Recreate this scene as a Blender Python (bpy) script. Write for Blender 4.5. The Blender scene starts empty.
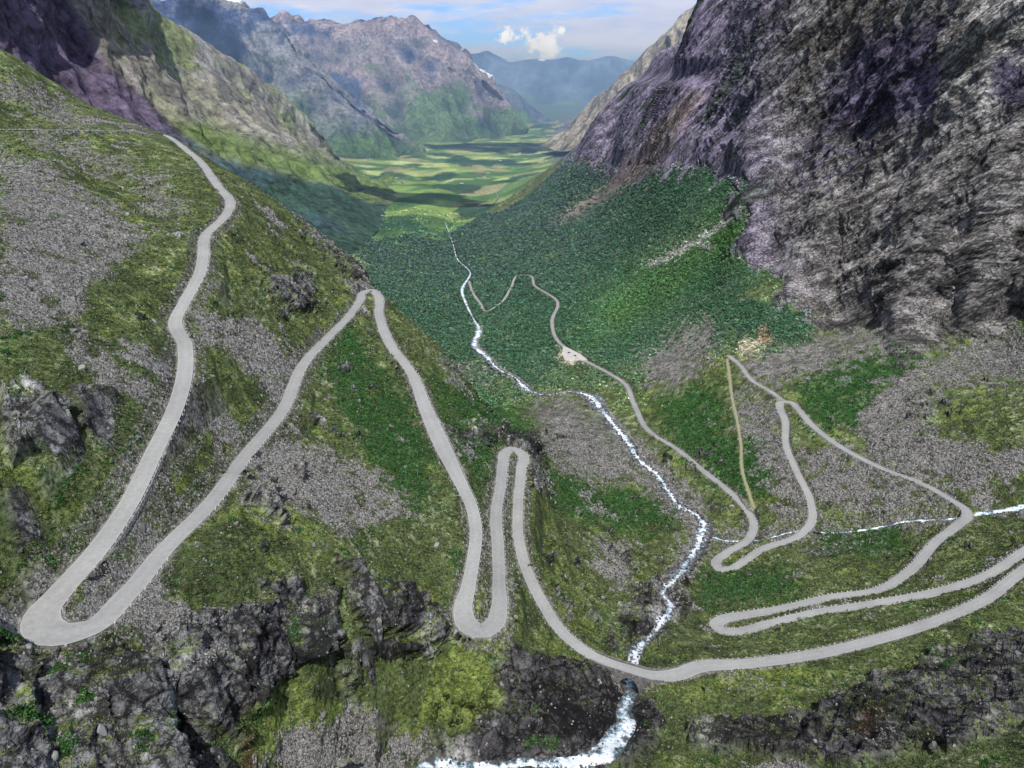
import bpy, math, random
import numpy as np
from mathutils import Vector
rng = np.random.default_rng(7)
random.seed(7)
C = bpy.context.scene.collection
# ------------------------------------------------------------------ camera model (origin = camera, metres)
F = 760.0
P = math.atan((384 - 75) / F)
SP, CP = math.sin(P), math.cos(P)
def slope_of(v):                       # height over forward distance for an image row
    b = (384 - np.asarray(v, float)) / F
    return (-SP + b * CP) / (CP + b * SP)
def row_of(s):
    s = np.asarray(s, float)
    return 384 - F * (SP + s * CP) / (CP - s * SP)
def az_of(u, s):
    return (np.asarray(u, float) - 512) / F * (CP - s * SP)
def col_of(a, s):
    return 512 + F * a / (CP - s * SP)
def at_z(u, v, z):
    s = float(slope_of(v)); y = z / s; return np.array([float(az_of(u, s)) * y, y, z])
def at_y(u, v, y):
    s = float(slope_of(v)); return np.array([float(az_of(u, s)) * y, y, s * y])

# ------------------------------------------------------------------ noise
_perm = rng.permutation(4096)
_grad = rng.normal(size=(4096, 3)); _grad /= np.linalg.norm(_grad, axis=1)[:, None]
_grad = _grad.astype(np.float32)
def noise3(x, y, z):
    x = np.asarray(x, np.float32); y = np.asarray(y, np.float32); z = np.asarray(z, np.float32)
    xi = np.floor(x).astype(np.int64); yi = np.floor(y).astype(np.int64); zi = np.floor(z).astype(np.int64)
    xf = x - xi; yf = y - yi; zf = z - zi
    u = xf * xf * (3 - 2 * xf); v = yf * yf * (3 - 2 * yf); w = zf * zf * (3 - 2 * zf)
    out = 0
    for dx in (0, 1):
        ix = _perm[(xi + dx) & 4095]
        wx = u if dx else 1 - u
        for dy in (0, 1):
            iy = _perm[(ix + yi + dy) & 4095]
            wy = v if dy else 1 - v
            for dz in (0, 1):
                g = _grad[_perm[(iy + zi + dz) & 4095]]
                wz = w if dz else 1 - w
                out = out + wx * wy * wz * (g[..., 0] * (xf - dx) + g[..., 1] * (yf - dy) + g[..., 2] * (zf - dz))
    return out * 1.5
def fbm(x, y, z, o=4, gain=.5):
    a, t, f = 1.0, 0, 1.0
    for k in range(o):
        t = t + a * noise3(x * f + 17.3 * k, y * f - 9.1 * k, z * f + 3.7 * k); a *= gain; f *= 2.03
    return t
def ridged(x, y, z, o=4, gain=.5):
    a, t, f = 1.0, 0, 1.0
    for k in range(o):
        t = t + a * (1 - 2.2 * np.abs(noise3(x * f + 5.3 * k, y * f + 7.9 * k, z * f - 2.7 * k))); a *= gain; f *= 2.07
    return t
def sst(x, a, b):
    t = np.clip((x - a) / (b - a), 0, 1); return t * t * (3 - 2 * t)

# ------------------------------------------------------------------ routes: (u, v, z) read off the view, turned into world points
def route(pts, step=1.2, raw=False):
    zs = [p[2] for p in pts]
    # fill missing heights by image length
    d = [0]
    for i in range(1, len(pts)): d.append(d[-1] + math.hypot(pts[i][0] - pts[i - 1][0], pts[i][1] - pts[i - 1][1]))
    known = [(d[i], zs[i]) for i in range(len(pts)) if zs[i] is not None]
    z = np.interp(d, [k[0] for k in known], [k[1] for k in known])
    W = np.array([at_z(p[0], p[1], zz) for p, zz in zip(pts, z)])
    if raw: return W
    wd = np.array([p[3] if len(p) > 3 else np.nan for p in pts], float)
    idx = np.arange(len(pts)); ok = ~np.isnan(wd)
    wd = np.interp(idx, idx[ok], wd[ok]) if ok.any() else np.full(len(pts), 5.5)
    # Catmull-Rom (centripetal flavour)
    out = []
    n = len(W)
    Q = np.column_stack([W, wd])
    for i in range(n - 1):
        p0, p1, p2, p3 = Q[max(i - 1, 0)], Q[i], Q[i + 1], Q[min(i + 2, n - 1)]
        L = np.linalg.norm(p2[:3] - p1[:3]); m = max(2, int(L / step))
        d1 = max(L, 1e-3); d0 = max(np.linalg.norm(p1[:3] - p0[:3]), 1e-3); d2 = max(np.linalg.norm(p3[:3] - p2[:3]), 1e-3)
        m1 = (p2 - p1) if i == 0 else ((p1 - p0) / d0 * d1 * d1 + (p2 - p1) * d0) / (d0 + d1)
        m2 = (p2 - p1) if i == n - 2 else ((p2 - p1) * d2 + (p3 - p2) / d2 * d1 * d1) / (d1 + d2)
        for k in range(m):
            t = k / m
            out.append((2*t**3-3*t*t+1)*p1 + (t**3-2*t*t+t)*m1 + (-2*t**3+3*t*t)*p2 + (t**3-t*t)*m2)
    out.append(Q[-1])
    R = np.array(out)
    k = np.array([1, 2, 3, 2, 1.]) / 9
    for c in range(2, 3):
        pad = np.pad(R[:, c], 2, mode='edge'); R[:, c] = np.convolve(pad, k, 'valid')
    return R
N = None
ROAD = [(-70,129,-33,4.6),(0,129.5,-35,4.6),(79,130.5,-39,4.6),(135,131.5,-45,4),(161,134,-51,4.8),(191,154,-61,5),(219,188,N),(230,202,-70,5.2),(224,217,N),(205,236,-75,5),
 (203,255,N),(200,272,N),(185,301,N),(176,318,-89,5.2),(185,346,N),(185,370,N),(174,411,N),(154,452,N),(126,508,-103,5.4),(92,556,N),(58,594,-106.5,6.5),(42,614,N,7.6),(43,628,-108,8),(60,634,-108.5,7.6),
 (86,629,N,6.6),(126,595,-110,5.8),(164,550,N,5.4),(205,509,-113.5,5.4),(246,455,N),(280,414,N),(304,363,-129,5.2),(328,337,N),(348,317,N),(360,300,-138,5.2),(364,292,-138.6,5.4),(371,290,-139.4,5.4),(377,295,-140,5.6),
 (379,315,N,5.6),(391,346,N,5.8),(413,376,-151,5.8),(425,407,N),(441,443,-161,8),(460,482,N,5.8),(472,508,-168,5.2),(476,533,N,5.2),(473,561,N,5.2),(468,588,N,5.6),(463,612,-177,7.2),(469,626,N,7.8),(481,631,-178.5,7.8),(493,625,N,7.4),(499,608,N,6.2),
 (499,585,-181,5.2),(498,547,N),(496,515,N),(501,483,N),(503,462,N,5.6),(505,453,-189,6),(513,449,-190,6.2),(521,453,-191,6),(521,470,N),(518,506,-196,5),(518,533,N),(526,568,N),(542,602,-205,5),(566,636,N),
 (593,656,-209.4,5),(631,670,-210.5,5),(655,676,-211,5.4),(675,675,N,6.4),(698,667,-212,6.4),(742,664,N,5.4),(811,655,-217,5.4),(879,639,N),(947,617,-224,5.4),(988,598,N),(1016,576,-230,5.4),(1040,560,N),(1090,540,-238,7),
 (1085,522,-240,7),(1030,548,N,5.4),(982,578,-243,5.4),(941,591,N),(879,603,-248),(811,614,N,5.6),(766,625,-254.5,5.8),(738,632,-256.5,6.4),(722,631,-257.6,7),(716,625,N,7),(724,619,-259,6.4),(745,615,N,5.6),(777,610,-261,5.4),(828,598,N),
 (879,590,N),(910,571,-268,5.6),(934,544,N),(958,525,-274,5.8),(967,517,N,6.2),(966,510,-276,6),(950,499,N),(927,486,N,5.2),(879,467,-284),(838,445,N),(811,424,N),(797,408,N,6),(789,402,-292.4,6.5),(782,402,-293,6.8),(780,407,-293.6,6.8),(785,420,N,6),
 (786,445,-299,5.4),(797,472,N),(811,503,-306,5.6),(812,521,-308.5,6),(797,537,N,5.8),(763,549,N),(742,563,-317,6),(730,569,N,6.2),(720,569,-319,7),(716,564,N,7),(725,554,N,6.2),(747,541,-323,6),(754,524,-325,6),(744,506,-327,5.8),(732,494,N),(705,472,-332),(674,447,N),
 (654,435,-345),(634,404,N),(624,383,-366),(605,371,N),(586,361,-380),(559,342,-391),(552,322,-403),(557,301,-415,5.2),(535,286,-428),(525,275,-437,5),(520,275,-440,5),(511,288,-448),(497,306,-460),(488,311,-464,6),(480,303,-468),(472,291,-474),(469,281,-480)]
SPUR = [(782,400,-293,5),(773,393,N,5),(753,381,N,4.6),(739,364,N,5),(729,356,-304,6)]
PATH = [(727,359,-304,2.6),(729,372,N),(732,397,N),(738,425,N),(741,445,N,2.2),(742,469,N),(748,490,N),(754,508,-324,2)]
RIVER = [(412,795,-199,6),(425,768,-199.5,6.5),(480,769,-201.5,6),(530,764,-203,5),(560,764,-205,6),(586,762,-207.5,8),(607,752,-210,10),(616,738,-213,9.5),(626,724,-215,8),(624,711,-217,6),(630,694,-220,5.5),(629,680,-223,5),(633,662,-228,5),(638,649,-233,6),
 (655,632,-242,2.2),(663,619,-249,7),(671,608,-256,5.5),(663,593,-270,5.5),(675,580,-285,7),(688,561,-305,8),(700,540,-322,9),(703,523,-328,9),(694,513,-330,7),(682,508,-331.5,7),(671,496,-334,8),(658,476,N,8),(641,462,-343,8.5),(630,445,N,11),(613,424,-358,11),(600,408,N,13),(592,398,-370,18),(580,393,N,7),(566,392,-379,6),
 (552,395,-383,6),(535,393,-388,7),(524,387,-391,12),(514,377,N,5),(501,371,-401,8),(487,357,-410,8),(475,346,-420,9),(479,331,-430,9),(473,318,-450,3),(467,306,-462,6),(462,290,-472,7),(470,272,-485,3.5),(458,260,-494,3.5),(454,248,-502,2.2),(451,238,-508,2.6)]
SIDE = [(1120,492,-266,4),(1060,500,-270,4),(1016,508,-274.5,5),(975,515,-278.5,4),(945,520,-281,2.6),(913,521,-288,2.6),(865,530,-299,2.4),(828,533,-306,2.2),(812,531,-310.5,2),(794,532,-314,2),(770,538,-319,2),(757,541,-323.5,1.8),(744,541,-325.5,1.8),(728,541,-326.6,2),(704,535,-327.5,2.6)]
FARRIVER = [(451,238,-508,2.4),(448,230,-513,2.6),(445,222,-518,2)]
FARROAD = [(478,206,-526,5),(488,203,-528,5),(497,198,-531,5),(491,190,-538,5),(485,181,-545,6),(481,176,-548,6),(470,172,-552,6)]
FARTRACK = [(413,266,-488,4),(410,261,-491,10),(405,257,-494,13),(402,251,-497,4)]
R_road, R_spur, R_path = route(ROAD), route(SPUR), route(PATH)
R_river, R_side, R_far, R_track, R_froad = route(RIVER), route(SIDE), route(FARRIVER, 12), route(FARTRACK, 8), route(FARROAD, 12)

# ------------------------------------------------------------------ terrain control points
ctl = []
def cz(u, v, z): p = at_z(u, v, z); ctl.append((p[0] / p[1], math.log(p[1]), p[2] / p[1]))
def cy(u, v, y): p = at_y(u, v, y); ctl.append((p[0] / p[1], math.log(p[1]), p[2] / p[1]))
def xyz(x, y, z): ctl.append((x / y, math.log(y), z / y))
for R, st in ((ROAD, 1), (SPUR, 2), (PATH, 2), (RIVER, 1), (SIDE, 1)):
    for p in route(R, raw=True)[::st]: xyz(*p)
for p in route(FARRIVER, raw=True)[::2]: xyz(*p)
# left hillside, inside and above the road legs
for c in [(-150,60,15),(-120,140,-45),(-120,250,-46),(-120,400,-66),(-120,550,-82),(-100,700,-98),(0,200,-50),(80,180,-52),(60,150,-44),(0,100,-18),(60,110,-28),(0,250,-54),(0,300,-62),(0,350,-69),(0,400,-76),(0,450,-81),(0,500,-86),(0,560,-92),(0,620,-102),
          (70,170,-57),(120,200,-63),(100,250,-66),(120,300,-74),(90,350,-77),(100,400,-84),(60,460,-87),(50,520,-93),
          (280,300,-108),(270,250,-96),(240,330,-104),(240,400,-109),(180,470,-107),(320,280,-122),
          (300,470,-130),(340,420,-139),(380,420,-148),(350,520,-143),(400,520,-157),(430,560,-167),(300,560,-132),(250,580,-123),(200,600,-117),(370,360,-139),
          (400,600,-163),(350,600,-145),(300,620,-137),(240,630,-128)]: cz(*c)
# ledges and cliffs under the left hairpin
for c in [(30,680,-112),(90,680,-116),(150,680,-122),(60,740,-115),(0,760,-108),(150,760,-124),(200,720,-131),(200,768,-140),(-80,760,-104),(230,700,-137),(240,750,-143),
          (290,690,-152),(310,735,-160),(260,768,-152),(350,700,-168),(350,760,-180),(400,700,-180),(400,745,-190),(300,800,-168),(330,660,-155),(400,655,-168),(440,660,-180),(440,710,-190),(480,660,-184),(480,710,-194),
          (520,640,-188),(530,690,-200),(560,740,-204),(560,670,-206),(580,690,-211),(600,715,-216),(510,600,-187),(100,830,-122),(500,840,-200),(250,860,-158),(-80,900,-110),(0,900,-112),(60,900,-116)]: cz(*c)
# right of the ravine, near
for c in [(660,700,-214),(700,700,-213),(760,700,-212),(680,740,-206),(760,750,-202),(640,720,-216),(640,768,-205),(820,700,-211),(880,690,-210),(940,660,-216),(1024,640,-216),(900,740,-193),(980,750,-180),(1024,700,-193),(850,768,-190),(1024,768,-168),(1100,650,-206),(1150,740,-160),(760,850,-180),(950,840,-158),
          (850,630,-231),(760,645,-226),(700,650,-222),(950,640,-218),(680,640,-238),(1000,570,-241),(690,610,-262),(720,600,-275),(780,590,-276),(850,570,-284),(760,575,-300),(850,550,-294),(900,545,-290),(1000,540,-262),(1100,600,-226),(1150,480,-262)]: cz(*c)
# left slope of the ravine below the road
for c in [(600,640,-224),(620,620,-243),(590,610,-232),(560,580,-230),(620,580,-272),(640,560,-296),(600,550,-268),(560,530,-250),(560,500,-275),(545,470,-262),(640,530,-313),(600,510,-305),(650,510,-325),(600,480,-322),(560,450,-325),(570,430,-350),(620,460,-340),(540,410,-378),(540,430,-355),(650,600,-270)]: cz(*c)
# valley floor and forest
for c in [(510,410,-370),(500,340,-418),(530,350,-408),(580,385,-382),(600,390,-376),(660,470,-338),(430,290,-468),(400,300,-462),(430,310,-455),(400,270,-480),(400,250,-495),(380,220,-510),(450,190,-535),(430,170,-550),(480,160,-560),(520,145,-570),(560,138,-576),(400,200,-528),
          (440,150,-570),(470,142,-577),(500,138,-580),(350,180,-530),(330,230,-500),(540,132,-580)]: cz(*c)
# right hand side: benches, forest slope, talus
for c in [(600,330,-395),(600,300,-400),(650,330,-368),(650,300,-355),(560,260,-420),(560,220,-410),(500,250,-470),(480,230,-490),(650,250,-325),(620,220,-320),(700,300,-322),(690,350,-330),(700,400,-328),(640,370,-362),(680,430,-338),(720,420,-322),
          (770,480,-312),(760,430,-308),(750,340,-300),(760,300,-270),(720,260,-270),(740,200,-180),(700,200,-200),(800,330,-283),(800,370,-288),(850,345,-268),(840,390,-283),(860,430,-283),(900,400,-268),(950,440,-262),(1024,470,-258),(960,380,-250),(1024,400,-235),(930,350,-256),(1024,345,-238),(880,500,-290),(1150,420,-238),(1150,350,-228),
          (550,190,-400),(600,180,-320)]: cz(*c)
# right hand rock wall (image row, forward distance)
for c in [(1150,200,760),(1150,0,850),(1150,-150,920),(1024,250,790),(1024,150,830),(1024,60,880),(1024,-60,950),(1024,-200,1050),(960,300,800),(960,220,850),(960,120,920),(960,20,1000),(960,-80,1080),(900,330,790),(900,280,880),(900,200,960),(900,100,1060),(900,0,1150),(900,-100,1250),
          (840,310,930),(840,250,1000),(840,180,1090),(840,100,1190),(840,0,1320),(840,-100,1450),(780,240,1120),(780,160,1230),(780,60,1400),(780,-40,1550),(730,160,1420),(730,80,1600),(730,0,1780),(730,-60,1900),
          (680,130,1700),(680,70,1950),(690,45,2150),(640,150,2050),(640,90,2500),(600,150,2600),(606,118,3000),(576,148,3600),(548,170,3900),(500,204,3500),(458,231,2900),(715,10,2200)]: cy(*c)
# hidden ground behind the right shoulder
for (x, y, z) in [(700,2700,60),(1000,2400,250),(900,3200,0),(600,3600,-200),(500,4300,-420),(700,5000,-350),(900,8000,-500),(0,5000,-560),(1500,5000,-100),(1200,1500,500),(800,1100,420),(1500,1000,500),(1100,700,300),(300,6500,-575),(450,8500,-585),(200,9500,-590),(-600,9500,-580)]: xyz(x, y, z)
# left shoulder skyline and the drop behind it
for c in [(-120,-14,640),(-60,20,680),(0,51,700),(30,70,710),(60,89,725),(90,105,745),(120,117,770),(165,135,800),(210,160,800),(250,192,780),(300,228,690),(340,255,620),(362,272,580),(385,300,540),(430,338,500),(465,380,480),(495,425,450)]: cy(*c)
for c in [(-60,75,800),(0,100,830),(60,125,850),(120,150,900),(168,165,960),(210,200,1000),(250,230,930),(300,265,830),(362,320,720),(430,380,640),(470,410,600)]: cy(*c)
for (x, y, z) in [(-1300,1200,-150),(-1000,1500,-300),(-700,1500,-400),(-450,1300,-420),(-300,1000,-380),(-200,820,-340),(-120,750,-340),(-1500,2500,-300),(-900,2500,-460),(-600,2200,-490),(-1200,4000,-400),(-2000,4000,-200),(-1200,6500,-540),(-1800,9000,-500)]: xyz(x, y, z)
ctl = np.array(ctl)
AS = 2.2
def tps(r2): return .5 * r2 * np.log(r2 + 1e-12)
X = np.column_stack([ctl[:, 0] * AS, ctl[:, 1]])
n = len(X)
d2 = ((X[:, None] - X[None]) ** 2).sum(-1)
K = tps(d2); np.fill_diagonal(K, 1.2e-4)
A = np.zeros((n + 3, n + 3)); A[:n, :n] = K; A[:n, n] = 1; A[:n, n + 1:] = X; A[n, :n] = 1; A[n + 1:, :n] = X.T
# fit log of (offset - s): keeps near points stable
val = ctl[:, 2]
sol = np.linalg.solve(A, np.concatenate([val, [0, 0, 0]]))
A0, A1, L0, L1 = -1.15, 1.15, math.log(46), math.log(10000)
GA, GL = 560, 760
ga = np.linspace(A0, A1, GA); gl = np.linspace(L0, L1, GL)
GX, GY = np.meshgrid(ga * AS, gl, indexing='ij')
S = np.zeros(GX.size); gx, gy = GX.ravel(), GY.ravel()
for i in range(0, gx.size, 40000):
    q = np.column_stack([gx[i:i + 40000], gy[i:i + 40000]])
    r2 = (q[:, None, 0] - X[None, :, 0]) ** 2 + (q[:, None, 1] - X[None, :, 1]) ** 2
    S[i:i + 40000] = tps(r2) @ sol[:n] + sol[n] + q @ sol[n + 1:]
S = S.reshape(GA, GL)
floor_z = np.interp(gl, [math.log(200), math.log(1500), math.log(3000), math.log(9000)], [-1000, -520, -545, -600])
S = np.maximum(S, (floor_z / np.exp(gl))[None, :])

# ------------------------------------------------------------------ terrain sheet, rows spaced evenly as seen, columns by azimuth
DEBUG_SCALE = 1.0
NA, NR = int(1720 * DEBUG_SCALE), int(1250 * DEBUG_SCALE)
aa = np.linspace(-1.07, 1.07, NA)
fi = (aa - A0) / (A1 - A0) * (GA - 1); i0 = np.clip(fi.astype(int), 0, GA - 2); ft = (fi - i0)[:, None]
LF = np.linspace(L0, L1, 5000)
fj = (LF - L0) / (L1 - L0) * (GL - 1); j0 = np.clip(fj.astype(int), 0, GL - 2); fu = (fj - j0)[None]
Sc = S[i0] * (1 - ft) + S[i0 + 1] * ft
Sf = Sc[:, j0] * (1 - fu) + Sc[:, j0 + 1] * fu                      # NA x 3000
V = row_of(Sf)
dv = -np.diff(V, axis=1)
hid = V[:, 1:] > np.minimum.accumulate(V, axis=1)[:, 1:] + 6
w = np.where(hid, .05, 1) * np.clip(np.abs(dv), .03, 9)
off = (V[:, 1:] > 830) | (V[:, 1:] < -60)
w = np.where(off, w * .25, w)
k = np.ones(25) / 25
w = np.apply_along_axis(lambda c: np.convolve(np.pad(c, 12, mode='edge'), k, 'valid'), 0, w)
w = np.apply_along_axis(lambda c: np.convolve(np.pad(c, 12, mode='edge'), k, 'valid'), 1, w)
cum = np.concatenate([np.zeros((NA, 1)), np.cumsum(w, axis=1)], axis=1)
T = np.empty((NA, NR)); SS = np.empty((NA, NR)); tt = np.linspace(0, 1, NR)
for i in range(NA):
    T[i] = np.interp(tt * cum[i, -1], cum[i], LF); SS[i] = np.interp(T[i], LF, Sf[i])
Y = np.exp(T); Xw = aa[:, None] * Y; Z = SS * Y
PU, PV = col_of(aa[:, None], SS), row_of(SS)                          # which part of the place each point belongs to
print('terrain', NA * NR)

def poly_sd(poly, x, y):                                             # signed distance, positive inside
    poly = np.array(poly, float); n = len(poly)
    d = np.full(x.shape, 1e9); ins = np.zeros(x.shape, bool)
    for i in range(n):
        ax, ay = poly[i]; bx, by = poly[(i + 1) % n]
        ex, ey = bx - ax, by - ay; wx, wy = x - ax, y - ay
        t = np.clip((wx * ex + wy * ey) / (ex * ex + ey * ey + 1e-9), 0, 1)
        d = np.minimum(d, (wx - ex * t) ** 2 + (wy - ey * t) ** 2)
        c = ((ay > y) != (by > y)) & (x < (bx - ax) * (y - ay) / ((by - ay) if by != ay else 1e-9) + ax)
        ins ^= c
    d = np.sqrt(d); return np.where(ins, d, -d)
DIST = Y * (CP - SS * SP)
# metric noise fields used for both shape and ground cover
n_big = fbm(Xw / 60, Y / 60, Z / 40, 4)
n_mid = fbm(Xw / 14 + 40, Y / 14, Z / 10, 4)
n_fin = fbm(Xw / 3.5, Y / 3.5 + 9, Z / 3.0, 3)
WARPU = n_mid * 9 + n_fin * 4; WARPV = np.roll(n_mid, 37, 0) * 9 + np.roll(n_fin, 11, 1) * 4
QU, QV = PU + WARPU, PV + WARPV
def region(poly, soft=6.0, warp=1.0):
    p = np.array(poly, float)
    m = np.zeros(PU.shape)
    bb = (PU > p[:, 0].min() - 25) & (PU < p[:, 0].max() + 25) & (PV > p[:, 1].min() - 25) & (PV < p[:, 1].max() + 25)
    if bb.any():
        m[bb] = sst(poly_sd(poly, PU[bb] + warp * WARPU[bb], PV[bb] + warp * WARPV[bb]), -soft, soft)
    return m

# ---- rock mask
ROCKWALL = [(560,140),(562,158),(600,168),(627,178),(674,167),(742,185),(728,235),(735,260),(768,266),(777,305),(807,308),(811,332),(870,330),(893,347),(930,345),(1024,325),(1300,300),(1300,-600),(560,-600)]
m_wall = np.zeros(PU.shape); _b = (PU > 520) & (PV < 380)
m_wall[_b] = sst(poly_sd(ROCKWALL, PU[_b] + n_big[_b] * 26 + WARPU[_b], PV[_b] + np.roll(n_big, 60, 0)[_b] * 20 + WARPV[_b]), -6, 6)
m_wall = np.where((PU > 1000) & (PV < 300), 1, m_wall)
rockpolys = [[(0,655),(60,652),(130,662),(195,700),(222,768),(220,860),(-200,860),(-200,640)],
 [(-60,540),(30,535),(85,545),(60,590),(22,615),(0,645),(-60,640)],[(0,385),(45,395),(65,430),(60,455),(0,455)],[(70,395),(112,400),(108,440),(75,430)],[(0,490),(30,492),(35,520),(0,530)],
 [(140,650),(190,612),(290,600),(338,590),(335,640),(300,660),(262,690),(235,745),(205,720)],[(255,580),(300,575),(310,600),(265,602)],
 [(340,640),(420,635),(440,650),(350,655)],[(425,735),(520,735),(620,745),(600,790),(420,790)],[(500,645),(600,668),(628,690),(612,742),(540,750),(470,742),(485,690)],[(340,560),(440,615),(450,640),(360,625)],
 [(635,690),(655,700),(660,740),(630,768),(615,750)],[(790,722),(865,688),(935,658),(1000,640),(1100,620),(1100,710),(965,742),(880,762),(810,768),(690,745),(690,730)],
 [(300,205),(330,235),(365,268),(360,290),(330,262),(295,225)],[(430,425),(520,435),(540,450),(540,500),(528,500),(526,455),(500,445),(440,440)],[(660,640),(630,640),(615,625),(640,590),(680,580),(690,610),(670,625)],
 [(262,275),(310,275),(315,305),(280,310)],[(118,455),(145,440),(165,395),(172,350),(165,345),(160,400),(140,440)],[(355,650),(360,730),(345,730),(342,660)]]
m_rock = m_wall.copy()
for p_ in rockpolys: m_rock = np.maximum(m_rock, region(p_, 5, 1.3))
# near rock outcrops by noise (left slope, ravine sides)
near = (DIST < 800)
m_rock = np.maximum(m_rock, np.where(near, sst(n_big * .6 + n_mid * .8 + .3 * n_fin, .72, .86), 0))

# ---- displacement
Pt = np.stack([Xw, Y, Z], -1)
def normals(Pt):
    du = np.gradient(Pt, axis=0); dv_ = np.gradient(Pt, axis=1)
    nn = np.cross(du, dv_); nn /= np.linalg.norm(nn, axis=-1)[..., None] + 1e-9
    return nn * np.sign(nn[..., 2:3] + 1e-9)
NN = normals(Pt)
px = DIST / F                                                       # metres per pixel there
amp_soft = (n_mid * .9 + n_fin * .45) * np.clip(px / .3, .6, 2.2)
# strata on the big wall run down towards the valley
s1, s2 = at_y(960, 60, 960), at_y(740, 250, 1250)
fd = (s2 - s1) / np.linalg.norm(s2 - s1)
def strata(Pt, fd, L, st, o, seed):
    al = Pt @ fd
    q = Pt / L - (al / L * (1 - 1 / st))[..., None] * fd
    return ridged(q[..., 0] + seed, q[..., 1], q[..., 2], o)
graze = sst(-SS, .07, .36)
graze = np.where((SS > -.09) & (DIST < 1100), -.35, graze)
disp = amp_soft * (1 - m_rock) * (.35 + .65 * graze)
wl = m_wall > .01
dw = np.zeros(PU.shape)
Pw = Pt[wl]
dw[wl] = (strata(Pw, fd, 110, 3.5, 3, 3) * 13 + strata(Pw, fd, 34, 4.0, 4, 9) * 6.0 + ridged(Pw[:, 0] / 22, Pw[:, 1] / 22, Pw[:, 2] / 30, 4) * 3.4)
dw[wl] += strata(Pw, np.array([0, 0, 1.]), 60, 3, 3, 21) * 5 * sst(PU[wl], 780, 880)
m_amp = np.zeros(PU.shape); m_amp[wl] = sst(poly_sd(ROCKWALL, PU[wl], PV[wl]), -2, 38)
disp += dw * m_wall * np.maximum(m_amp, .12)
rl = (m_rock > .01) & ~wl
Pr = Pt[rl]
vv = np.array([.25, .2, -.95]); vv /= np.linalg.norm(vv)
rr = np.zeros(PU.shape)
rr[rl] = ridged(Pr[:, 0] / 13, Pr[:, 1] / 13, Pr[:, 2] / 16, 5, .55) * 2.7 + strata(Pr, vv, 6, 3, 4, 2) * .9 + fbm(Pr[:, 0] / 30, Pr[:, 1] / 30, Pr[:, 2] / 30, 2) * 3
disp += rr * m_rock * (1 - m_wall) * (.3 + .7 * np.clip(graze, 0, 1))
edge = sst(Y, 8000, 9500)
disp *= np.where(DIST > 1500, sst(np.abs(SS), 0, .02) * .7, 1)
Pt = Pt + NN * disp[..., None]
# ---- cut the road and the rivers in
def carve(R, k_up, k_dn, drop, wmul=1.0, wadd=0.0, cut=40):
    dist = np.full(PU.shape, 1e9, np.float32)
    x, y = Pt[..., 0], Pt[..., 1]
    for i in range(0, len(R) - 1, 14):
        seg = R[i:i + 15]
        lo, hi = seg[:, :2].min(0) - cut, seg[:, :2].max(0) + cut
        m = (x > lo[0]) & (x < hi[0]) & (y > lo[1]) & (y < hi[1])
        if not m.any(): continue
        px_, py_ = x[m], y[m]
        best = np.full(px_.shape, 1e9); zz = np.zeros(px_.shape); ww = np.zeros(px_.shape)
        for a_, b_ in zip(seg[:-1], seg[1:]):
            e = b_[:2] - a_[:2]; l2 = e @ e + 1e-9
            t = np.clip(((px_ - a_[0]) * e[0] + (py_ - a_[1]) * e[1]) / l2, 0, 1)
            d = np.hypot(px_ - a_[0] - e[0] * t, py_ - a_[1] - e[1] * t)
            c = d < best
            best = np.where(c, d, best); zz = np.where(c, a_[2] + (b_[2] - a_[2]) * t, zz); ww = np.where(c, a_[3] + (b_[3] - a_[3]) * t, ww)
        dd = np.maximum(best - ww * .5 * wmul - wadd, 0)
        zt = Pt[..., 2][m]
        base = zz - drop
        up = base + dd * k_up + np.maximum(dd - 7, 0) * 2.5; dn = base - dd * k_dn - np.maximum(dd - 5, 0) * 2.6
        act = best < cut - 1
        znew = np.clip(zt, dn, up)
        Pt[..., 2][m] = np.where(act, znew, zt)
        dist[m] = np.minimum(dist[m], (best - ww * .5).astype(np.float32))
    return dist
_prev = Pt[..., 2].copy()
d_road = carve(R_road, 1.7, 1.05, .12, 1, .7, 30)
d_spur = carve(R_spur, 1.6, 1.1, .12, 1, .5, 15)
d_path = carve(R_path, 1.0, .8, .1, 1, .2, 8)
d_river = carve(R_river, 1.7, 1.4, .5, .8, 0, 26)
d_side = carve(R_side, 1.0, 1.2, .4, .8, 0, 12)
NN2 = normals(Pt)

# ------------------------------------------------------------------ ground cover colours (albedo) per point
def col(*c): return np.array(c, np.float32)
OLIVE, YEL, PALE, HEATH, BUSH = col(.088,.116,.044), col(.165,.215,.052), col(.33,.345,.22), col(.048,.062,.03), col(.032,.105,.034)
SCREE, ROCK, ROCKL, ROCKD, PURP = col(.178,.172,.160), col(.15,.15,.15), col(.33,.33,.32), col(.045,.043,.047), col(.16,.125,.22)
FOREST, TEAL, FIELD, EARTH, RUST = col(.026,.075,.035), col(.035,.07,.062), col(.16,.21,.05), col(.22,.18,.13), col(.2,.09,.045)
def mix(A_, B_, m): return A_ * (1 - m[..., None]) + B_ * m[..., None]
c = np.ones(PU.shape + (3,), np.float32) * OLIVE
spk = np.full(PU.shape, .55, np.float32)                              # stoniness, drives the fine grain in the material
nb2 = fbm(Xw / 35 + 80, Y / 35, Z / 25, 4); nb3 = fbm(Xw / 9 + 20, Y / 9 + 60, Z / 7, 4)
c = mix(c, HEATH, sst(nb2, -.1, .5) * .8)
c = mix(c, YEL, sst(nb3 + .5 * n_big, .0, .55) * .75)
c = mix(c, PALE, sst(nb3 * .7 - nb2 * .5 + n_fin * .5, .25, .75) * .7)
m_sc = sst(-n_big * .5 + nb2 * .55 + n_mid * .45 + n_fin * .2, .42, .58) * np.where(near, 1, 0)
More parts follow.
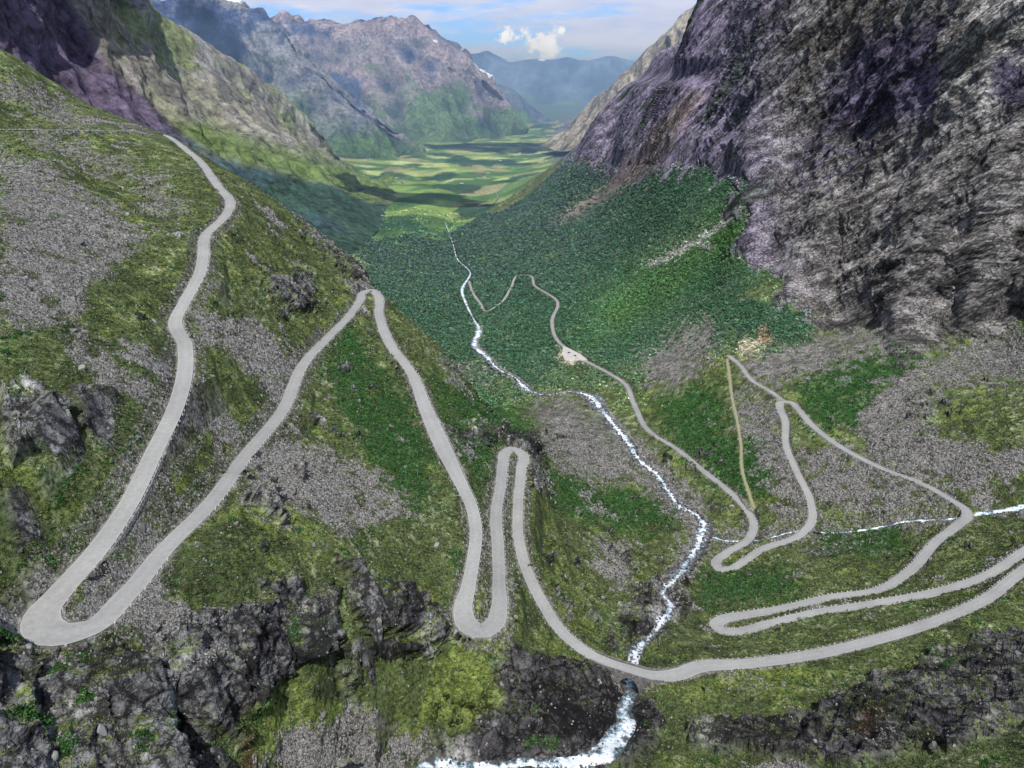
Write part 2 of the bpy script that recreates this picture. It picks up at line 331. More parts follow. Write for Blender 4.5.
screepolys = [[(25,133),(45,150),(115,172),(165,193),(162,175),(90,150),(60,133)],[(0,78),(95,125),(90,130),(0,95)],[(0,153),(35,165),(110,205),(150,235),(120,262),(95,285),(60,330),(0,316)],
 [(72,335),(100,355),(158,388),(152,402),(110,387),(70,352)],[(196,304),(240,318),(298,358),(287,390),(240,366),(193,326)],[(198,395),(240,425),(244,450),(200,420)],
 [(268,440),(320,445),(350,465),(412,500),(385,514),(340,530),(300,515),(240,502),(250,480)],[(66,612),(95,598),(150,540),(190,506),(150,518),(110,560),(72,600)],
 [(235,768),(262,745),(310,713),(350,703),(430,735),(425,780),(240,800)],[(530,402),(575,398),(612,440),(625,482),(565,475),(545,440)],[(590,405),(640,440),(700,500),(700,525),(670,512),(620,455)],
 [(600,540),(632,548),(632,592),(602,572)],[(742,362),(790,345),(850,328),(880,334),(893,350),(850,360),(800,377),(745,382)],[(733,393),(770,398),(780,440),(800,490),(815,512),(780,512),(762,470),(743,430)],
 [(803,455),(832,450),(900,480),(950,505),(900,512),(820,508)],[(848,428),(880,390),(960,345),(1100,320),(1100,380),(940,382),(925,430),(1000,455),(1100,430),(1100,462),(950,492),(875,462)],
 [(635,362),(680,330),(700,316),(722,322),(722,345),(680,388),(650,385)],[(640,262),(690,235),(735,210),(700,245),(650,266)],[(650,480),(690,520),(700,560),(672,590),(655,580),(690,545),(670,500)],
 [(700,530),(760,530),(960,515),(960,525),(820,538),(700,548)],[(150,195),(175,200),(180,225),(160,225)],[(440,360),(500,368),(500,378),(450,375)]]
for p_ in screepolys: m_sc = np.maximum(m_sc, region(p_, 8, 2.0))
m_sc *= 1 - .85 * sst(-(nb3 + n_mid * .6), .35, .65)
vegkill = [[(60,330),(180,200),(210,160),(160,150),(200,215),(170,290),(120,340)],[(790,540),(1024,520),(1024,545),(900,560),(800,590),(680,600)],[(640,650),(1024,590),(1024,640),(860,690),(700,740),(640,740)]]
for p_ in vegkill: m_sc *= 1 - .75 * region(p_, 14)
c = mix(c, SCREE * 1.0, m_sc); c = c * (1 + .35 * m_sc * np.clip(nb2 + nb3, -1, 1))[..., None].astype(np.float32); spk = np.maximum(spk, m_sc)
bushpolys = [[(325,345),(350,318),(380,370),(405,400),(425,440),(432,480),(410,512),(372,455),(340,410)],[(430,375),(500,400),(532,430),(495,442),(478,490),(450,440)],[(538,466),(600,490),(650,500),(682,522),(640,532),(560,512)],
 [(800,385),(850,365),(905,350),(928,352),(880,382),(862,412),(830,432),(808,420)],[(660,395),(720,390),(725,440),(760,440),(770,490),(745,500),(700,470),(672,445)],[(820,530),(900,530),(900,548),(830,550)],[(700,570),(790,575),(800,600),(700,605)]]
m_bu = np.zeros(PU.shape)
for p_ in bushpolys: m_bu = np.maximum(m_bu, region(p_, 10, 1.5) * sst(nb3 + .3, -.35, .15))
m_bu = np.maximum(m_bu, sst(nb3 - nb2 * .5, .55, .8) * .5 * near)
c = mix(c, BUSH, m_bu * .85)
# forest
m_fo = sst(DIST + n_big * 120, 900, 1150) * (1 - m_wall) * (Y < 3300)
m_fo = np.maximum(m_fo, region([(590,300),(700,290),(775,305),(810,312),(812,340),(760,352),(725,350),(640,362),(620,375),(560,340),(480,390),(470,330)], 8))
m_fo *= 1 - m_sc
lineU = np.interp(PV, [140, 147, 171, 204, 231, 262], [580, 572, 545, 500, 456, 430])
m_flo = sst(lineU - PU + n_mid * 2, 0, 5) * sst(238 - PV + n_big * 14, -6, 10) * (Y > 2200) * (PV > 120)
m_fo *= 1 - m_flo * sst(n_big + n_mid * .5, -.55, -.1)
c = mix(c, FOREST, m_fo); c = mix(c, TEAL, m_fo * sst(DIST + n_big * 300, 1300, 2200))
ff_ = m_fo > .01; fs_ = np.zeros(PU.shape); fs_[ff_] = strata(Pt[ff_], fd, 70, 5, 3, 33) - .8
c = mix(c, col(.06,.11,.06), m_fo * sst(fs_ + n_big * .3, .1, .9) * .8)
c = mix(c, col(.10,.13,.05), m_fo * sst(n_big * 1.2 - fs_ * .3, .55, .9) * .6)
c = mix(c, c * .62, m_fo)  # ground under the trees darkened, their shade painted in
# yellow-green strip on the forest slope
m_yg = region([(770,270),(720,262),(640,320),(590,345),(600,300),(700,235),(730,200),(745,220)], 25, 2) * (1 - m_wall)
c = mix(c, col(.05,.12,.02), m_yg * .6)
# valley floor: fields and woods
m_va = sst(Y + n_big * 200, 2600, 3300) * sst(SS, -.3, -.2)
wx_ = fbm(Xw / 500, Y / 500, 0 * Y, 3) * .6
cell = fbm(Xw / 520 + wx_, Y / 420, 0 * Y, 3); cell2 = fbm(Xw / 330 + 50, Y / 300 + wx_, 0 * Y, 3); cell3 = fbm(Xw / 260 + 9, Y / 520, 0 * Y, 4)
cv = np.ones(c.shape, np.float32) * col(.06,.125,.045)
cv = mix(cv, col(.17,.25,.07), sst(cell, -.06, .16) * sst(Y, 2400, 3000) * .9)
cv = mix(cv, col(.30,.26,.15), sst(cell2, .26, .36) * sst(Y, 2900, 3800) * .6)
cv = mix(cv, col(.33,.37,.16), sst(-cell2 + cell * .5, .3, .42) * sst(Y, 3500, 4600) * .8)
cv = mix(cv, col(.02,.055,.035), sst(cell3, .1, .3) * .9)
cell4 = fbm(Xw / 140, Y / 220, 0 * Y, 3); cv = cv * (1 + .5 * np.clip(cell4, -.8, 1))[..., None].astype(np.float32)
c = mix(c, cv * 1.3, np.maximum(m_va * sst(-Z, 440, 500) * (m_flo > .02), m_flo * .9))
m_edge = (Y > 9000)
# rock colours
cr = np.ones(c.shape, np.float32) * ROCK
rt = n_mid * .6 + nb3 * .6
cr = mix(cr, ROCKL, sst(rt, .05, .5)); cr = mix(cr, ROCKD, sst(-rt, .1, .55))
# dry moss on the near ledges
flatness = NN2[..., 2]
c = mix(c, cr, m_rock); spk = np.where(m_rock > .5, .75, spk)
m_moss = sst(flatness + .3 * nb3, .84, .97) * (m_rock > .3) * (1 - m_wall)
c = mix(c, mix(np.ones(c.shape, np.float32) * OLIVE, YEL, sst(n_fin, -.2, .3)), m_moss * .85)
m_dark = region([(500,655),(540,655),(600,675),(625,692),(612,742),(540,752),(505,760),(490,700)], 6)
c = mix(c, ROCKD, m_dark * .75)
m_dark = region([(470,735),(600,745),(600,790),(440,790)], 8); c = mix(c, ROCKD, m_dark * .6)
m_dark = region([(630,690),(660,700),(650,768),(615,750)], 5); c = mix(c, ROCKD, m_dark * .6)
for p_, cc, am in [([(415,720),(438,655),(455,648),(485,675),(500,715),(470,728)], YEL, .9),([(222,725),(250,700),(345,692),(315,735),(245,752)], YEL, .8),([(340,655),(410,650),(430,660),(412,715),(345,700)], OLIVE, .7),
                   ([(690,700),(760,660),(830,668),(800,690),(700,705)], YEL, .9),([(232,740),(256,735),(256,768),(235,768)], RUST, .6),([(850,735),(880,728),(885,745),(860,750)], RUST, .6),([(1000,560),(1024,560),(1024,590)], OLIVE, .5)]:
    c = mix(c, cc, region(p_, 6, 1.2) * am)
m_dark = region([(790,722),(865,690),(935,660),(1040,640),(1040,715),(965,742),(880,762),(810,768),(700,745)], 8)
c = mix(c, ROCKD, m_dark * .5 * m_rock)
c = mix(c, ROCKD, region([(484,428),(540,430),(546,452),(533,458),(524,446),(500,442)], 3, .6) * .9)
# wall colouring
wm = m_wall[..., None]
a1 = strata(Pt[wl], fd, 45, 4, 4, 77); a2 = strata(Pt[wl], fd, 120, 3, 3, 55); a3 = fbm(Pt[wl][:, 0] / 18, Pt[wl][:, 1] / 18, Pt[wl][:, 2] / 18, 4)
cw = np.ones((wl.sum(), 3), np.float32) * col(.115,.11,.105)
uu, vv_ = PU[wl] + a3 * 20, PV[wl] + a1 * 12
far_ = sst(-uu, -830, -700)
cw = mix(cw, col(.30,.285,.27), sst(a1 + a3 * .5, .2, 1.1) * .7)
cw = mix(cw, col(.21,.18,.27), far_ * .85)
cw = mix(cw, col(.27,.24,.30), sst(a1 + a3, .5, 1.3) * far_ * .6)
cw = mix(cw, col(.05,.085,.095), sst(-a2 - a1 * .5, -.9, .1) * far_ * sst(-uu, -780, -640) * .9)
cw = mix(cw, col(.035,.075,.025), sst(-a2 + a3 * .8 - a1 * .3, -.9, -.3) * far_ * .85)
def inw(poly, soft=10): return sst(poly_sd(poly, uu, vv_), -soft, soft)
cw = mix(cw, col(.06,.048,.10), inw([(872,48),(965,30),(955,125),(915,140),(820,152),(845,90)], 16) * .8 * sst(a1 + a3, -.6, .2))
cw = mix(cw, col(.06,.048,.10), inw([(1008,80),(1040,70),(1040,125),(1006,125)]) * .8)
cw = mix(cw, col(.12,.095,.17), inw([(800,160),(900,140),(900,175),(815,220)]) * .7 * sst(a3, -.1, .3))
cw = mix(cw, col(.34,.33,.30), inw([(975,0),(1030,-60),(1030,80),(1005,85),(1000,150),(960,110)]) * .75)
cw = mix(cw, col(.10,.09,.07), inw([(860,0),(930,0),(880,50),(800,130),(790,110)]) * .6)
cw = mix(cw, col(.13,.13,.04), sst(a3 - a2 * .3, .75, 1.0) * sst(vv_, 150, 260) * .6)
c[wl] = c[wl] * (1 - wm[wl]) + cw * 1.0 * wm[wl]
# beige talus streak down the far forest
m_tl = region([(552,222),(600,190),(632,160),(700,92),(712,98),(660,165),(618,192),(570,219)], 5, 1.2)
c = mix(c, col(.27,.22,.2), m_tl * .85); spk = np.maximum(spk, m_tl * .9)
for p_ in ([(645,266),(700,238),(740,208),(742,212),(702,243),(652,268)],):
    c = mix(c, col(.3,.28,.27), region(p_, 2.5, .4) * .8)
# bare earth by the lay-by
for p_ in ([(735,352),(742,343),(760,337),(766,341),(758,350),(748,356)], [(560,350),(580,355),(588,362),(570,364),(562,360)]):
    c = mix(c, col(.34,.30,.20), region(p_, 4, 1.0) * .85)
c = mix(c, col(.25,.13,.09), region([(756,334),(768,331),(774,340),(764,345)], 4, 1) * .7)
# gravel verge along the road, wet rock along the river
shore = np.where(d_river < 4.5, .8 * sst(-d_river + n_fin * 2, -4, -1), 0) * (Y > 300) * (Y < 1400)
c = mix(c, col(.3,.29,.28), shore); spk = np.maximum(spk, shore)
verge = sst(-np.minimum(d_road, d_spur), -1.5, -.6)
c = mix(c, col(.22,.21,.19), verge * .85)
bank = (np.minimum(d_road, d_spur) < 3.5) & (NN2[..., 2] < .72)
c = mix(c, col(.15,.145,.135), bank * .6 * sst(n_fin + n_mid, -.6, .2)); spk = np.where(bank, .95, spk)
c = mix(c, col(.3,.3,.18), sst(-d_path, -.8, .2))
c = np.clip(c, .004, .8)

# ------------------------------------------------------------------ mesh helpers
def grid_faces(na, nr, flip=False):
    i = np.arange(na - 1)[:, None] * nr + np.arange(nr - 1)[None]
    i = i.ravel()
    f = np.stack([i, i + nr, i + nr + 1, i + 1], 1)
    return f[:, ::-1] if flip else f
def mesh_np(name, verts, faces, mat, cols=None, rock=None, smooth=True, kind=None, label=None, parent=None, link=True):
    verts = np.ascontiguousarray(verts, np.float32); faces = np.ascontiguousarray(faces, np.int32)
    me = bpy.data.meshes.new(name)
    nf, k = faces.shape
    me.vertices.add(len(verts)); me.vertices.foreach_set('co', verts.ravel())
    me.loops.add(nf * k); me.loops.foreach_set('vertex_index', faces.ravel())
    me.polygons.add(nf); me.polygons.foreach_set('loop_start', np.arange(0, nf * k, k, dtype=np.int32))
    me.polygons.foreach_set('loop_total', np.full(nf, k, np.int32))
    me.polygons.foreach_set('use_smooth', np.full(nf, smooth, bool))
    me.update(calc_edges=True)
    if cols is not None:
        at = me.color_attributes.new('cover', 'FLOAT_COLOR', 'POINT'); at.data.foreach_set('color', np.ascontiguousarray(cols, np.float32).ravel())
    if rock is not None:
        at = me.attributes.new('rockiness', 'FLOAT', 'POINT'); at.data.foreach_set('value', np.ascontiguousarray(rock, np.float32).ravel())
    if mat: me.materials.append(mat)
    o = bpy.data.objects.new(name, me)
    if link: C.objects.link(o)
    if kind: o['kind'] = kind
    if label: o['label'] = label
    if parent: o.parent = parent
    return o

# ------------------------------------------------------------------ materials
def new_mat(name):
    m = bpy.data.materials.new(name); m.use_nodes = True
    nt = m.node_tree; b = nt.nodes['Principled BSDF']; b.inputs['Roughness'].default_value = .95
    b.inputs['Specular IOR Level'].default_value = .12
    return m, nt, b
def nd(nt, t, **kw):
    x = nt.nodes.new(t)
    for k_, v_ in kw.items(): setattr(x, k_, v_)
    return x
def mathn(nt, op, a, b=None):
    x = nd(nt, 'ShaderNodeMath', operation=op)
    for i, q in enumerate((a, b)):
        if q is None: continue
        if isinstance(q, (int, float)): x.inputs[i].default_value = q
        else: nt.links.new(q, x.inputs[i])
    return x.outputs[0]
def noise_node(nt, scale, detail=4, rough=.6, vec=None):
    x = nd(nt, 'ShaderNodeTexNoise'); x.inputs['Scale'].default_value = scale; x.inputs['Detail'].default_value = detail; x.inputs['Roughness'].default_value = rough
    nt.links.new(vec, x.inputs['Vector']); return x.outputs['Fac']
def ground_mat(name, fine=1.0, bump=.8, contrast=1.25):
    m, nt, b = new_mat(name)
    at = nd(nt, 'ShaderNodeVertexColor', layer_name='cover'); geo = nd(nt, 'ShaderNodeNewGeometry')
    pos = geo.outputs['Position']
    v1 = nd(nt, 'ShaderNodeTexVoronoi'); v1.inputs['Scale'].default_value = .9 * fine; nt.links.new(pos, v1.inputs['Vector'])
    bw = nd(nt, 'ShaderNodeRGBToBW'); nt.links.new(v1.outputs['Color'], bw.inputs[0])
    n1 = noise_node(nt, .8 * fine, 6, .75, pos); n2 = noise_node(nt, .12 * fine, 5, .65, pos)
    # stones: light tops, dark gaps; vegetation: softer mottling
    stone = mathn(nt, 'ADD', mathn(nt, 'MULTIPLY', mathn(nt, 'SUBTRACT', bw.outputs[0], .5), 1.6), mathn(nt, 'MULTIPLY', mathn(nt, 'SUBTRACT', .35, v1.outputs['Distance']), .8))
    soft = mathn(nt, 'MULTIPLY', mathn(nt, 'SUBTRACT', n1, .5), 4.2 * contrast)
    mx = nd(nt, 'ShaderNodeMix', data_type='FLOAT'); nt.links.new(at.outputs['Alpha'], mx.inputs[0]); nt.links.new(soft, mx.inputs[2])
    nt.links.new(mathn(nt, 'ADD', stone, mathn(nt, 'MULTIPLY', soft, .6)), mx.inputs[3])
    tot = mathn(nt, 'ADD', mx.outputs[0], mathn(nt, 'MULTIPLY', mathn(nt, 'SUBTRACT', n2, .5), 2.0 * contrast))
    # rock: stretched strata and dark cracks
    ra = nd(nt, 'ShaderNodeAttribute', attribute_name='rockiness').outputs['Fac']
    dt = nd(nt, 'ShaderNodeVectorMath', operation='DOT_PRODUCT'); nt.links.new(pos, dt.inputs[0]); dt.inputs[1].default_value = tuple(float(q) for q in fd)
    al_ = nd(nt, 'ShaderNodeVectorMath', operation='SCALE'); al_.inputs[0].default_value = tuple(float(q) * .8 for q in fd); nt.links.new(dt.outputs['Value'], al_.inputs['Scale'])
    sb = nd(nt, 'ShaderNodeVectorMath', operation='SUBTRACT'); nt.links.new(pos, sb.inputs[0]); nt.links.new(al_.outputs[0], sb.inputs[1])
    mp = nd(nt, 'ShaderNodeVectorMath', operation='SCALE'); nt.links.new(sb.outputs[0], mp.inputs[0]); mp.inputs['Scale'].default_value = fine
    s1_ = noise_node(nt, .16, 7, .72, mp.outputs[0]); s2_ = noise_node(nt, .055, 5, .6, mp.outputs[0]); s3_ = noise_node(nt, .45, 6, .7, mp.outputs[0])
    crack = mathn(nt, 'MULTIPLY', mathn(nt, 'MAXIMUM', mathn(nt, 'SUBTRACT', .035, mathn(nt, 'ABSOLUTE', mathn(nt, 'SUBTRACT', s1_, .5))), 0), -26)
    crack2 = mathn(nt, 'MULTIPLY', mathn(nt, 'MAXIMUM', mathn(nt, 'SUBTRACT', .03, mathn(nt, 'ABSOLUTE', mathn(nt, 'SUBTRACT', s3_, .5))), 0), -18)
    ve = nd(nt, 'ShaderNodeTexVoronoi', feature='DISTANCE_TO_EDGE'); ve.inputs['Scale'].default_value = .17; nt.links.new(mp.outputs[0], ve.inputs['Vector'])
    ve2 = nd(nt, 'ShaderNodeTexVoronoi', feature='DISTANCE_TO_EDGE'); ve2.inputs['Scale'].default_value = .5 * fine; nt.links.new(pos, ve2.inputs['Vector'])
    crk = mathn(nt, 'MULTIPLY', mathn(nt, 'MAXIMUM', mathn(nt, 'SUBTRACT', .09, ve.outputs['Distance']), 0), -9); crk2 = mathn(nt, 'MULTIPLY', mathn(nt, 'MAXIMUM', mathn(nt, 'SUBTRACT', .07, ve2.outputs['Distance']), 0), -8)
    crack = mathn(nt, 'ADD', crack, mathn(nt, 'ADD', crk, crk2))
    rk = mathn(nt, 'ADD', mathn(nt, 'ADD', mathn(nt, 'MULTIPLY', mathn(nt, 'SUBTRACT', s3_, .46), 4.3), mathn(nt, 'MULTIPLY', mathn(nt, 'SUBTRACT', s2_, .5), 4.6)), mathn(nt, 'ADD', crack, crack2))
    mr = nd(nt, 'ShaderNodeMix', data_type='FLOAT'); nt.links.new(ra, mr.inputs[0]); nt.links.new(tot, mr.inputs[2]); nt.links.new(rk, mr.inputs[3]); tot = mr.outputs[0]
    fac = mathn(nt, 'MAXIMUM', mathn(nt, 'MINIMUM', mathn(nt, 'ADD', tot, 1.0), 2.6), .2)
    mul = nd(nt, 'ShaderNodeVectorMath', operation='SCALE'); nt.links.new(at.outputs['Color'], mul.inputs[0]); nt.links.new(fac, mul.inputs['Scale'])
    nt.links.new(mul.outputs[0], b.inputs['Base Color'])
    bp = nd(nt, 'ShaderNodeBump'); bp.inputs['Strength'].default_value = bump; bp.inputs['Distance'].default_value = 1.2 / fine
    nt.links.new(mathn(nt, 'ADD', mathn(nt, 'ADD', n1, mathn(nt, 'MULTIPLY', mathn(nt, 'MULTIPLY', bw.outputs[0], at.outputs['Alpha']), .5)), mathn(nt, 'MULTIPLY', mathn(nt, 'ADD', s3_, mathn(nt, 'MULTIPLY', s1_, 2)), mathn(nt, 'MULTIPLY', ra, 1.6))), bp.inputs['Height'])
    nt.links.new(bp.outputs[0], b.inputs['Normal'])
    return m
M_ground = ground_mat('ground cover')
cols = np.concatenate([c, spk[..., None]], -1)
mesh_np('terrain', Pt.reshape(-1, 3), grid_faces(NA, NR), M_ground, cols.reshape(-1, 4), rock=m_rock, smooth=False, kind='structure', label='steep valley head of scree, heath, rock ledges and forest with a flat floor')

# ------------------------------------------------------------------ ribbons
def ribbon(R, lift, wmul=1.0, nx=5, edge_noise=0.0, crown=0.0, lateral=None):
    t = np.gradient(R[:, :2], axis=0); t /= np.linalg.norm(t, axis=1)[:, None] + 1e-9
    nrm = np.stack([t[:, 1], -t[:, 0]], 1)
    # limit inward overlap on tight bends
    u = np.linspace(-1, 1, nx) if lateral is None else np.array(lateral); nx = len(u)
    V_ = np.zeros((len(R), nx, 3))
    s_ = np.arange(len(R))
    el = 1 + edge_noise * noise3(s_ * .21, s_ * 0 + 3.3, s_ * 0); er = 1 + edge_noise * noise3(s_ * .21, s_ * 0 + 13.3, s_ * 0)
    for j in range(nx):
        e = np.where(u[j] < 0, el, er)
        w_ = R[:, 3] * .5 * wmul * u[j] * e
        V_[:, j, :2] = R[:, :2] + nrm * w_[:, None]
        V_[:, j, 2] = R[:, 2] + lift + crown * (1 - u[j] ** 2)
    return V_, nrm
m, nt, b = new_mat('worn asphalt'); M_road = m
pos = nd(nt, 'ShaderNodeNewGeometry').outputs['Position']
rp = nd(nt, 'ShaderNodeValToRGB'); rp.color_ramp.elements[0].position = .3; rp.color_ramp.elements[0].color = (.205,.207,.198,1); rp.color_ramp.elements[1].position = .7; rp.color_ramp.elements[1].color = (.35,.353,.338,1)
nt.links.new(mathn(nt, 'ADD', mathn(nt, 'MULTIPLY', noise_node(nt, .9, 7, .75, pos), .6), mathn(nt, 'MULTIPLY', noise_node(nt, .06, 3, .5, pos), .4)), rp.inputs[0])
vc = nd(nt, 'ShaderNodeVertexColor', layer_name='cover'); mm = nd(nt, 'ShaderNodeMix', data_type='RGBA', blend_type='MULTIPLY'); mm.inputs[0].default_value = 1
nt.links.new(rp.outputs[0], mm.inputs[6]); nt.links.new(vc.outputs[0], mm.inputs[7]); nt.links.new(mm.outputs[2], b.inputs['Base Color'])
M_path, nt, b = new_mat('trodden path'); b.inputs['Base Color'].default_value = (.25,.24,.15,1)
UL = [-1, -.965, -.955, -.90, -.89, -.55, -.45, 0, .45, .55, .89, .90, .955, .965, 1]
V_, road_n = ribbon(R_road, 0.0, crown=.05, lateral=UL)
tone = np.array([.5, .6, .95, .95, 1, .96, .97, 1.03, .97, .96, 1, .95, .95, .6, .5]); tone[[2, 3, 11, 12]] = 1.18
rc = np.ones((len(R_road), len(UL), 4)); rc[..., :3] = tone[None, :, None]
mesh_np('road', V_.reshape(-1, 3), grid_faces(len(R_road), len(UL)), M_road, rc.reshape(-1, 4), kind='structure', label='narrow grey mountain road winding down in hairpin bends')
V_, _ = ribbon(R_spur, -.02, nx=4); mesh_np('side_road', V_.reshape(-1, 3), grid_faces(len(R_spur), 4), M_road, np.ones((len(R_spur) * 4, 4)), kind='structure', label='short spur road climbing to a rocky lay-by')
V_, _ = ribbon(R_froad, 1.5, nx=3); mesh_np('valley_road', V_.reshape(-1, 3), grid_faces(len(R_froad), 3), M_path, kind='structure', label='pale lane crossing the fields of the valley floor')
V_, _ = ribbon(R_path, .05, nx=4, edge_noise=.5); mesh_np('path', V_.reshape(-1, 3), grid_faces(len(R_path), 4), M_path, kind='structure', label='old grassy track running straight down the slope')

# water
def water_mat(name, foam):
    m, nt, b = new_mat(name); pos = nd(nt, 'ShaderNodeNewGeometry').outputs['Position']
    n_ = noise_node(nt, .38, 8, .75, pos); ed = nd(nt, 'ShaderNodeVertexColor', layer_name='cover').outputs[0]
    f_ = mathn(nt, 'ADD', mathn(nt, 'ADD', n_, mathn(nt, 'MULTIPLY', mathn(nt, 'SUBTRACT', noise_node(nt, .09, 4, .6, pos), .5), .8)), mathn(nt, 'MULTIPLY', mathn(nt, 'SUBTRACT', ed, .55), .42))
    rp = nd(nt, 'ShaderNodeValToRGB'); e = rp.color_ramp.elements
    e[0].position = foam - .1; e[0].color = (.075,.075,.07,1); e[1].position = foam + .10; e[1].color = (.84,.88,.9,1)
    x = e.new(foam - .02); x.color = (.09,.16,.2,1); x = e.new(foam + .03); x.color = (.36,.5,.58,1)
    nt.links.new(f_, rp.inputs[0]); nt.links.new(rp.outputs[0], b.inputs['Base Color'])
    b.inputs['Roughness'].default_value = .4; b.inputs['Specular IOR Level'].default_value = .4
    bp = nd(nt, 'ShaderNodeBump'); bp.inputs['Strength'].default_value = 1; bp.inputs['Distance'].default_value = 1
    nt.links.new(n_, bp.inputs['Height']); nt.links.new(bp.outputs[0], b.inputs['Normal']); return m
M_water = water_mat('white water', .60)
def river_obj(name, R, label, wm=1.0):
    V_, _ = ribbon(R, .0, wm * 1.6, nx=15, edge_noise=.6)
    sh = V_.shape; q = V_.reshape(-1, 3); e_ = 1 - np.abs(np.linspace(-1, 1, 15)) ** 2.0; e_ = np.tile(e_, sh[0])
    q[:, 2] += .7 * fbm(q[:, 0] / 2.2, q[:, 1] / 2.2, q[:, 2] / 2.2, 3)
    return mesh_np(name, q, grid_faces(sh[0], sh[1]), M_water, np.column_stack([e_, e_, e_, np.ones(len(e_))]), kind='structure', label=label)
river_obj('river', R_river, 'white water torrent rushing down the ravine under the bridge')
river_obj('stream', R_side, 'thin side stream foaming across the right hand benches', 1.1)
river_obj('valley_river', R_far, 'pale river winding over the far valley floor')
river_obj('gravel_channel', R_track, 'pale gravelly channel in the forest of the valley floor')

# ------------------------------------------------------------------ distant mountains: nets of ridge and foot points, relief added
def catmull(Pn, m):
    n_ = len(Pn); out = []
    for i in range(n_ - 1):
        p0, p1, p2, p3 = Pn[max(i - 1, 0)], Pn[i], Pn[i + 1], Pn[min(i + 2, n_ - 1)]
        for k_ in range(m):
            t = k_ / m
            out.append(.5 * ((2 * p1) + (-p0 + p2) * t + (2 * p0 - 5 * p1 + 4 * p2 - p3) * t * t + (-p0 + 3 * p1 - 3 * p2 + p3) * t ** 3))
    out.append(Pn[-1]); return np.array(out)
M_far = ground_mat('mountainside', fine=.05, bump=.8, contrast=.9)
def mountain(name, label, columns, amp, scale, colour, back=900, nu=40, nv=60, sharp=.5):
    """columns: list of [(u,v,y), ...] from foot to ridge; the far side is added behind"""
    net = []
    for cl in columns:
        pts = [at_y(*q) for q in cl]
        r = pts[-1]; kb = 1 + back / r[1]; pts.append(np.array([r[0] * kb, r[1] * kb, r[2] - back * .75])); net.append(pts)
    net = np.array(net)                                   # cols x rows x 3
    a_ = np.concatenate([net[k_][None] * (1 - t_) + net[k_ + 1][None] * t_ for k_ in range(len(net) - 1) for t_ in np.linspace(0, 1, nu, endpoint=False)] + [net[-1:]]); ker_ = np.hanning(nu // 2 + 2)[1:-1]; ker_ /= ker_.sum(); a_ = np.apply_along_axis(lambda q: np.convolve(np.pad(q, (len(ker_) // 2, len(ker_) - 1 - len(ker_) // 2), mode='edge'), ker_, 'valid'), 0, a_); b_ = catmull(a_.transpose(1, 0, 2), nv).transpose(1, 0, 2)
    nn = normals(b_)
    tv = np.linspace(0, 1, b_.shape[1])[None, :] * (net.shape[1] - 1) / (net.shape[1] - 2)
    fall = b_[:, -nv - 1] - b_[:, 0]; fl = fall / (np.linalg.norm(fall, axis=1)[:, None] + 1e-9)
    fm = fl.mean(0); fm /= np.linalg.norm(fm)
    g1 = strata(b_, fm, scale, 3.2, 5, 4 + len(name)); g2 = ridged(b_[..., 0] / (scale * .4), b_[..., 1] / (scale * .4), b_[..., 2] / (scale * .5), 4)
    k_ = sst(tv, .0, .25)
    dd = (g1 - .8) * amp * k_ + (g2 - .8) * amp * .22 * k_
    damp = 1 - .85 * sst(tv, .7, 1.0) * (tv <= 1.02)
    b_ = b_ + nn * (dd * damp)[..., None]
    jag = amp * .5 * fbm(b_[..., 0] / (scale * .25), b_[..., 1] / (scale * .25), 0 * b_[..., 0], 4) * sst(tv, .85, 1)
    b_[..., 2] += jag
    cc = colour(b_, np.broadcast_to(tv, g1.shape), g1, g2, normals(b_))
    al = np.full(g1.shape + (1,), .4)
    return mesh_np(name, b_.reshape(-1, 3), grid_faces(b_.shape[0], b_.shape[1]), M_far, np.concatenate([np.clip(cc, .004, .9), al], -1).reshape(-1, 4), kind='structure', label=label)
def base(shape, cc): return np.ones(shape + (3,), np.float32) * cc
def pix(b_):
    s = b_[..., 2] / b_[..., 1]; return col_of(b_[..., 0] / b_[..., 1], s), row_of(s)
def colour_near_left(b_, tv, g1, g2, nn):
    u, v = pix(b_); n_ = fbm(b_[..., 0] / 250, b_[..., 1] / 250, b_[..., 2] / 250, 4)
    sh = g1.shape
    cc = base(sh, col(.27,.27,.19)); cc = mix(cc, col(.36,.34,.32), sst(g1 * .5 + n_, .3, .9)); cc = mix(cc, col(.19,.24,.06), sst(n_ - g1 * .15, -.1, .3) * .8)
    cc = mix(cc, col(.14,.12,.13), sst(g2 - n_, .9, 1.5) * .6)
    low = sst(v + n_ * 14 - np.interp(u, [0, 50, 130, 200, 300, 370, 450], [-90, -22, 84, 144, 182, 194, 215]), -6, 6)  # slope below this line painted darker in place of a cast shadow
    shade_dk = mix(base(sh, col(.125,.10,.15)), col(.045,.085,.09), sst(n_ + (u - 120) / 200, -.1, .4))
    shade_dk = shade_dk * (1 + .5 * np.clip(g1 - .8, -1, 1))[..., None]; shade_dk = mix(shade_dk, col(.05,.10,.07), sst(n_ + (u - 270) / 100, 0, .4) * .85)
    cc = mix(cc, shade_dk, low)
    gr = sst(v - np.interp(u, [200, 300, 420], [110, 140, 165]), 0, 25) * (1 - low)
    return mix(cc, col(.12,.2,.035), gr * .8)
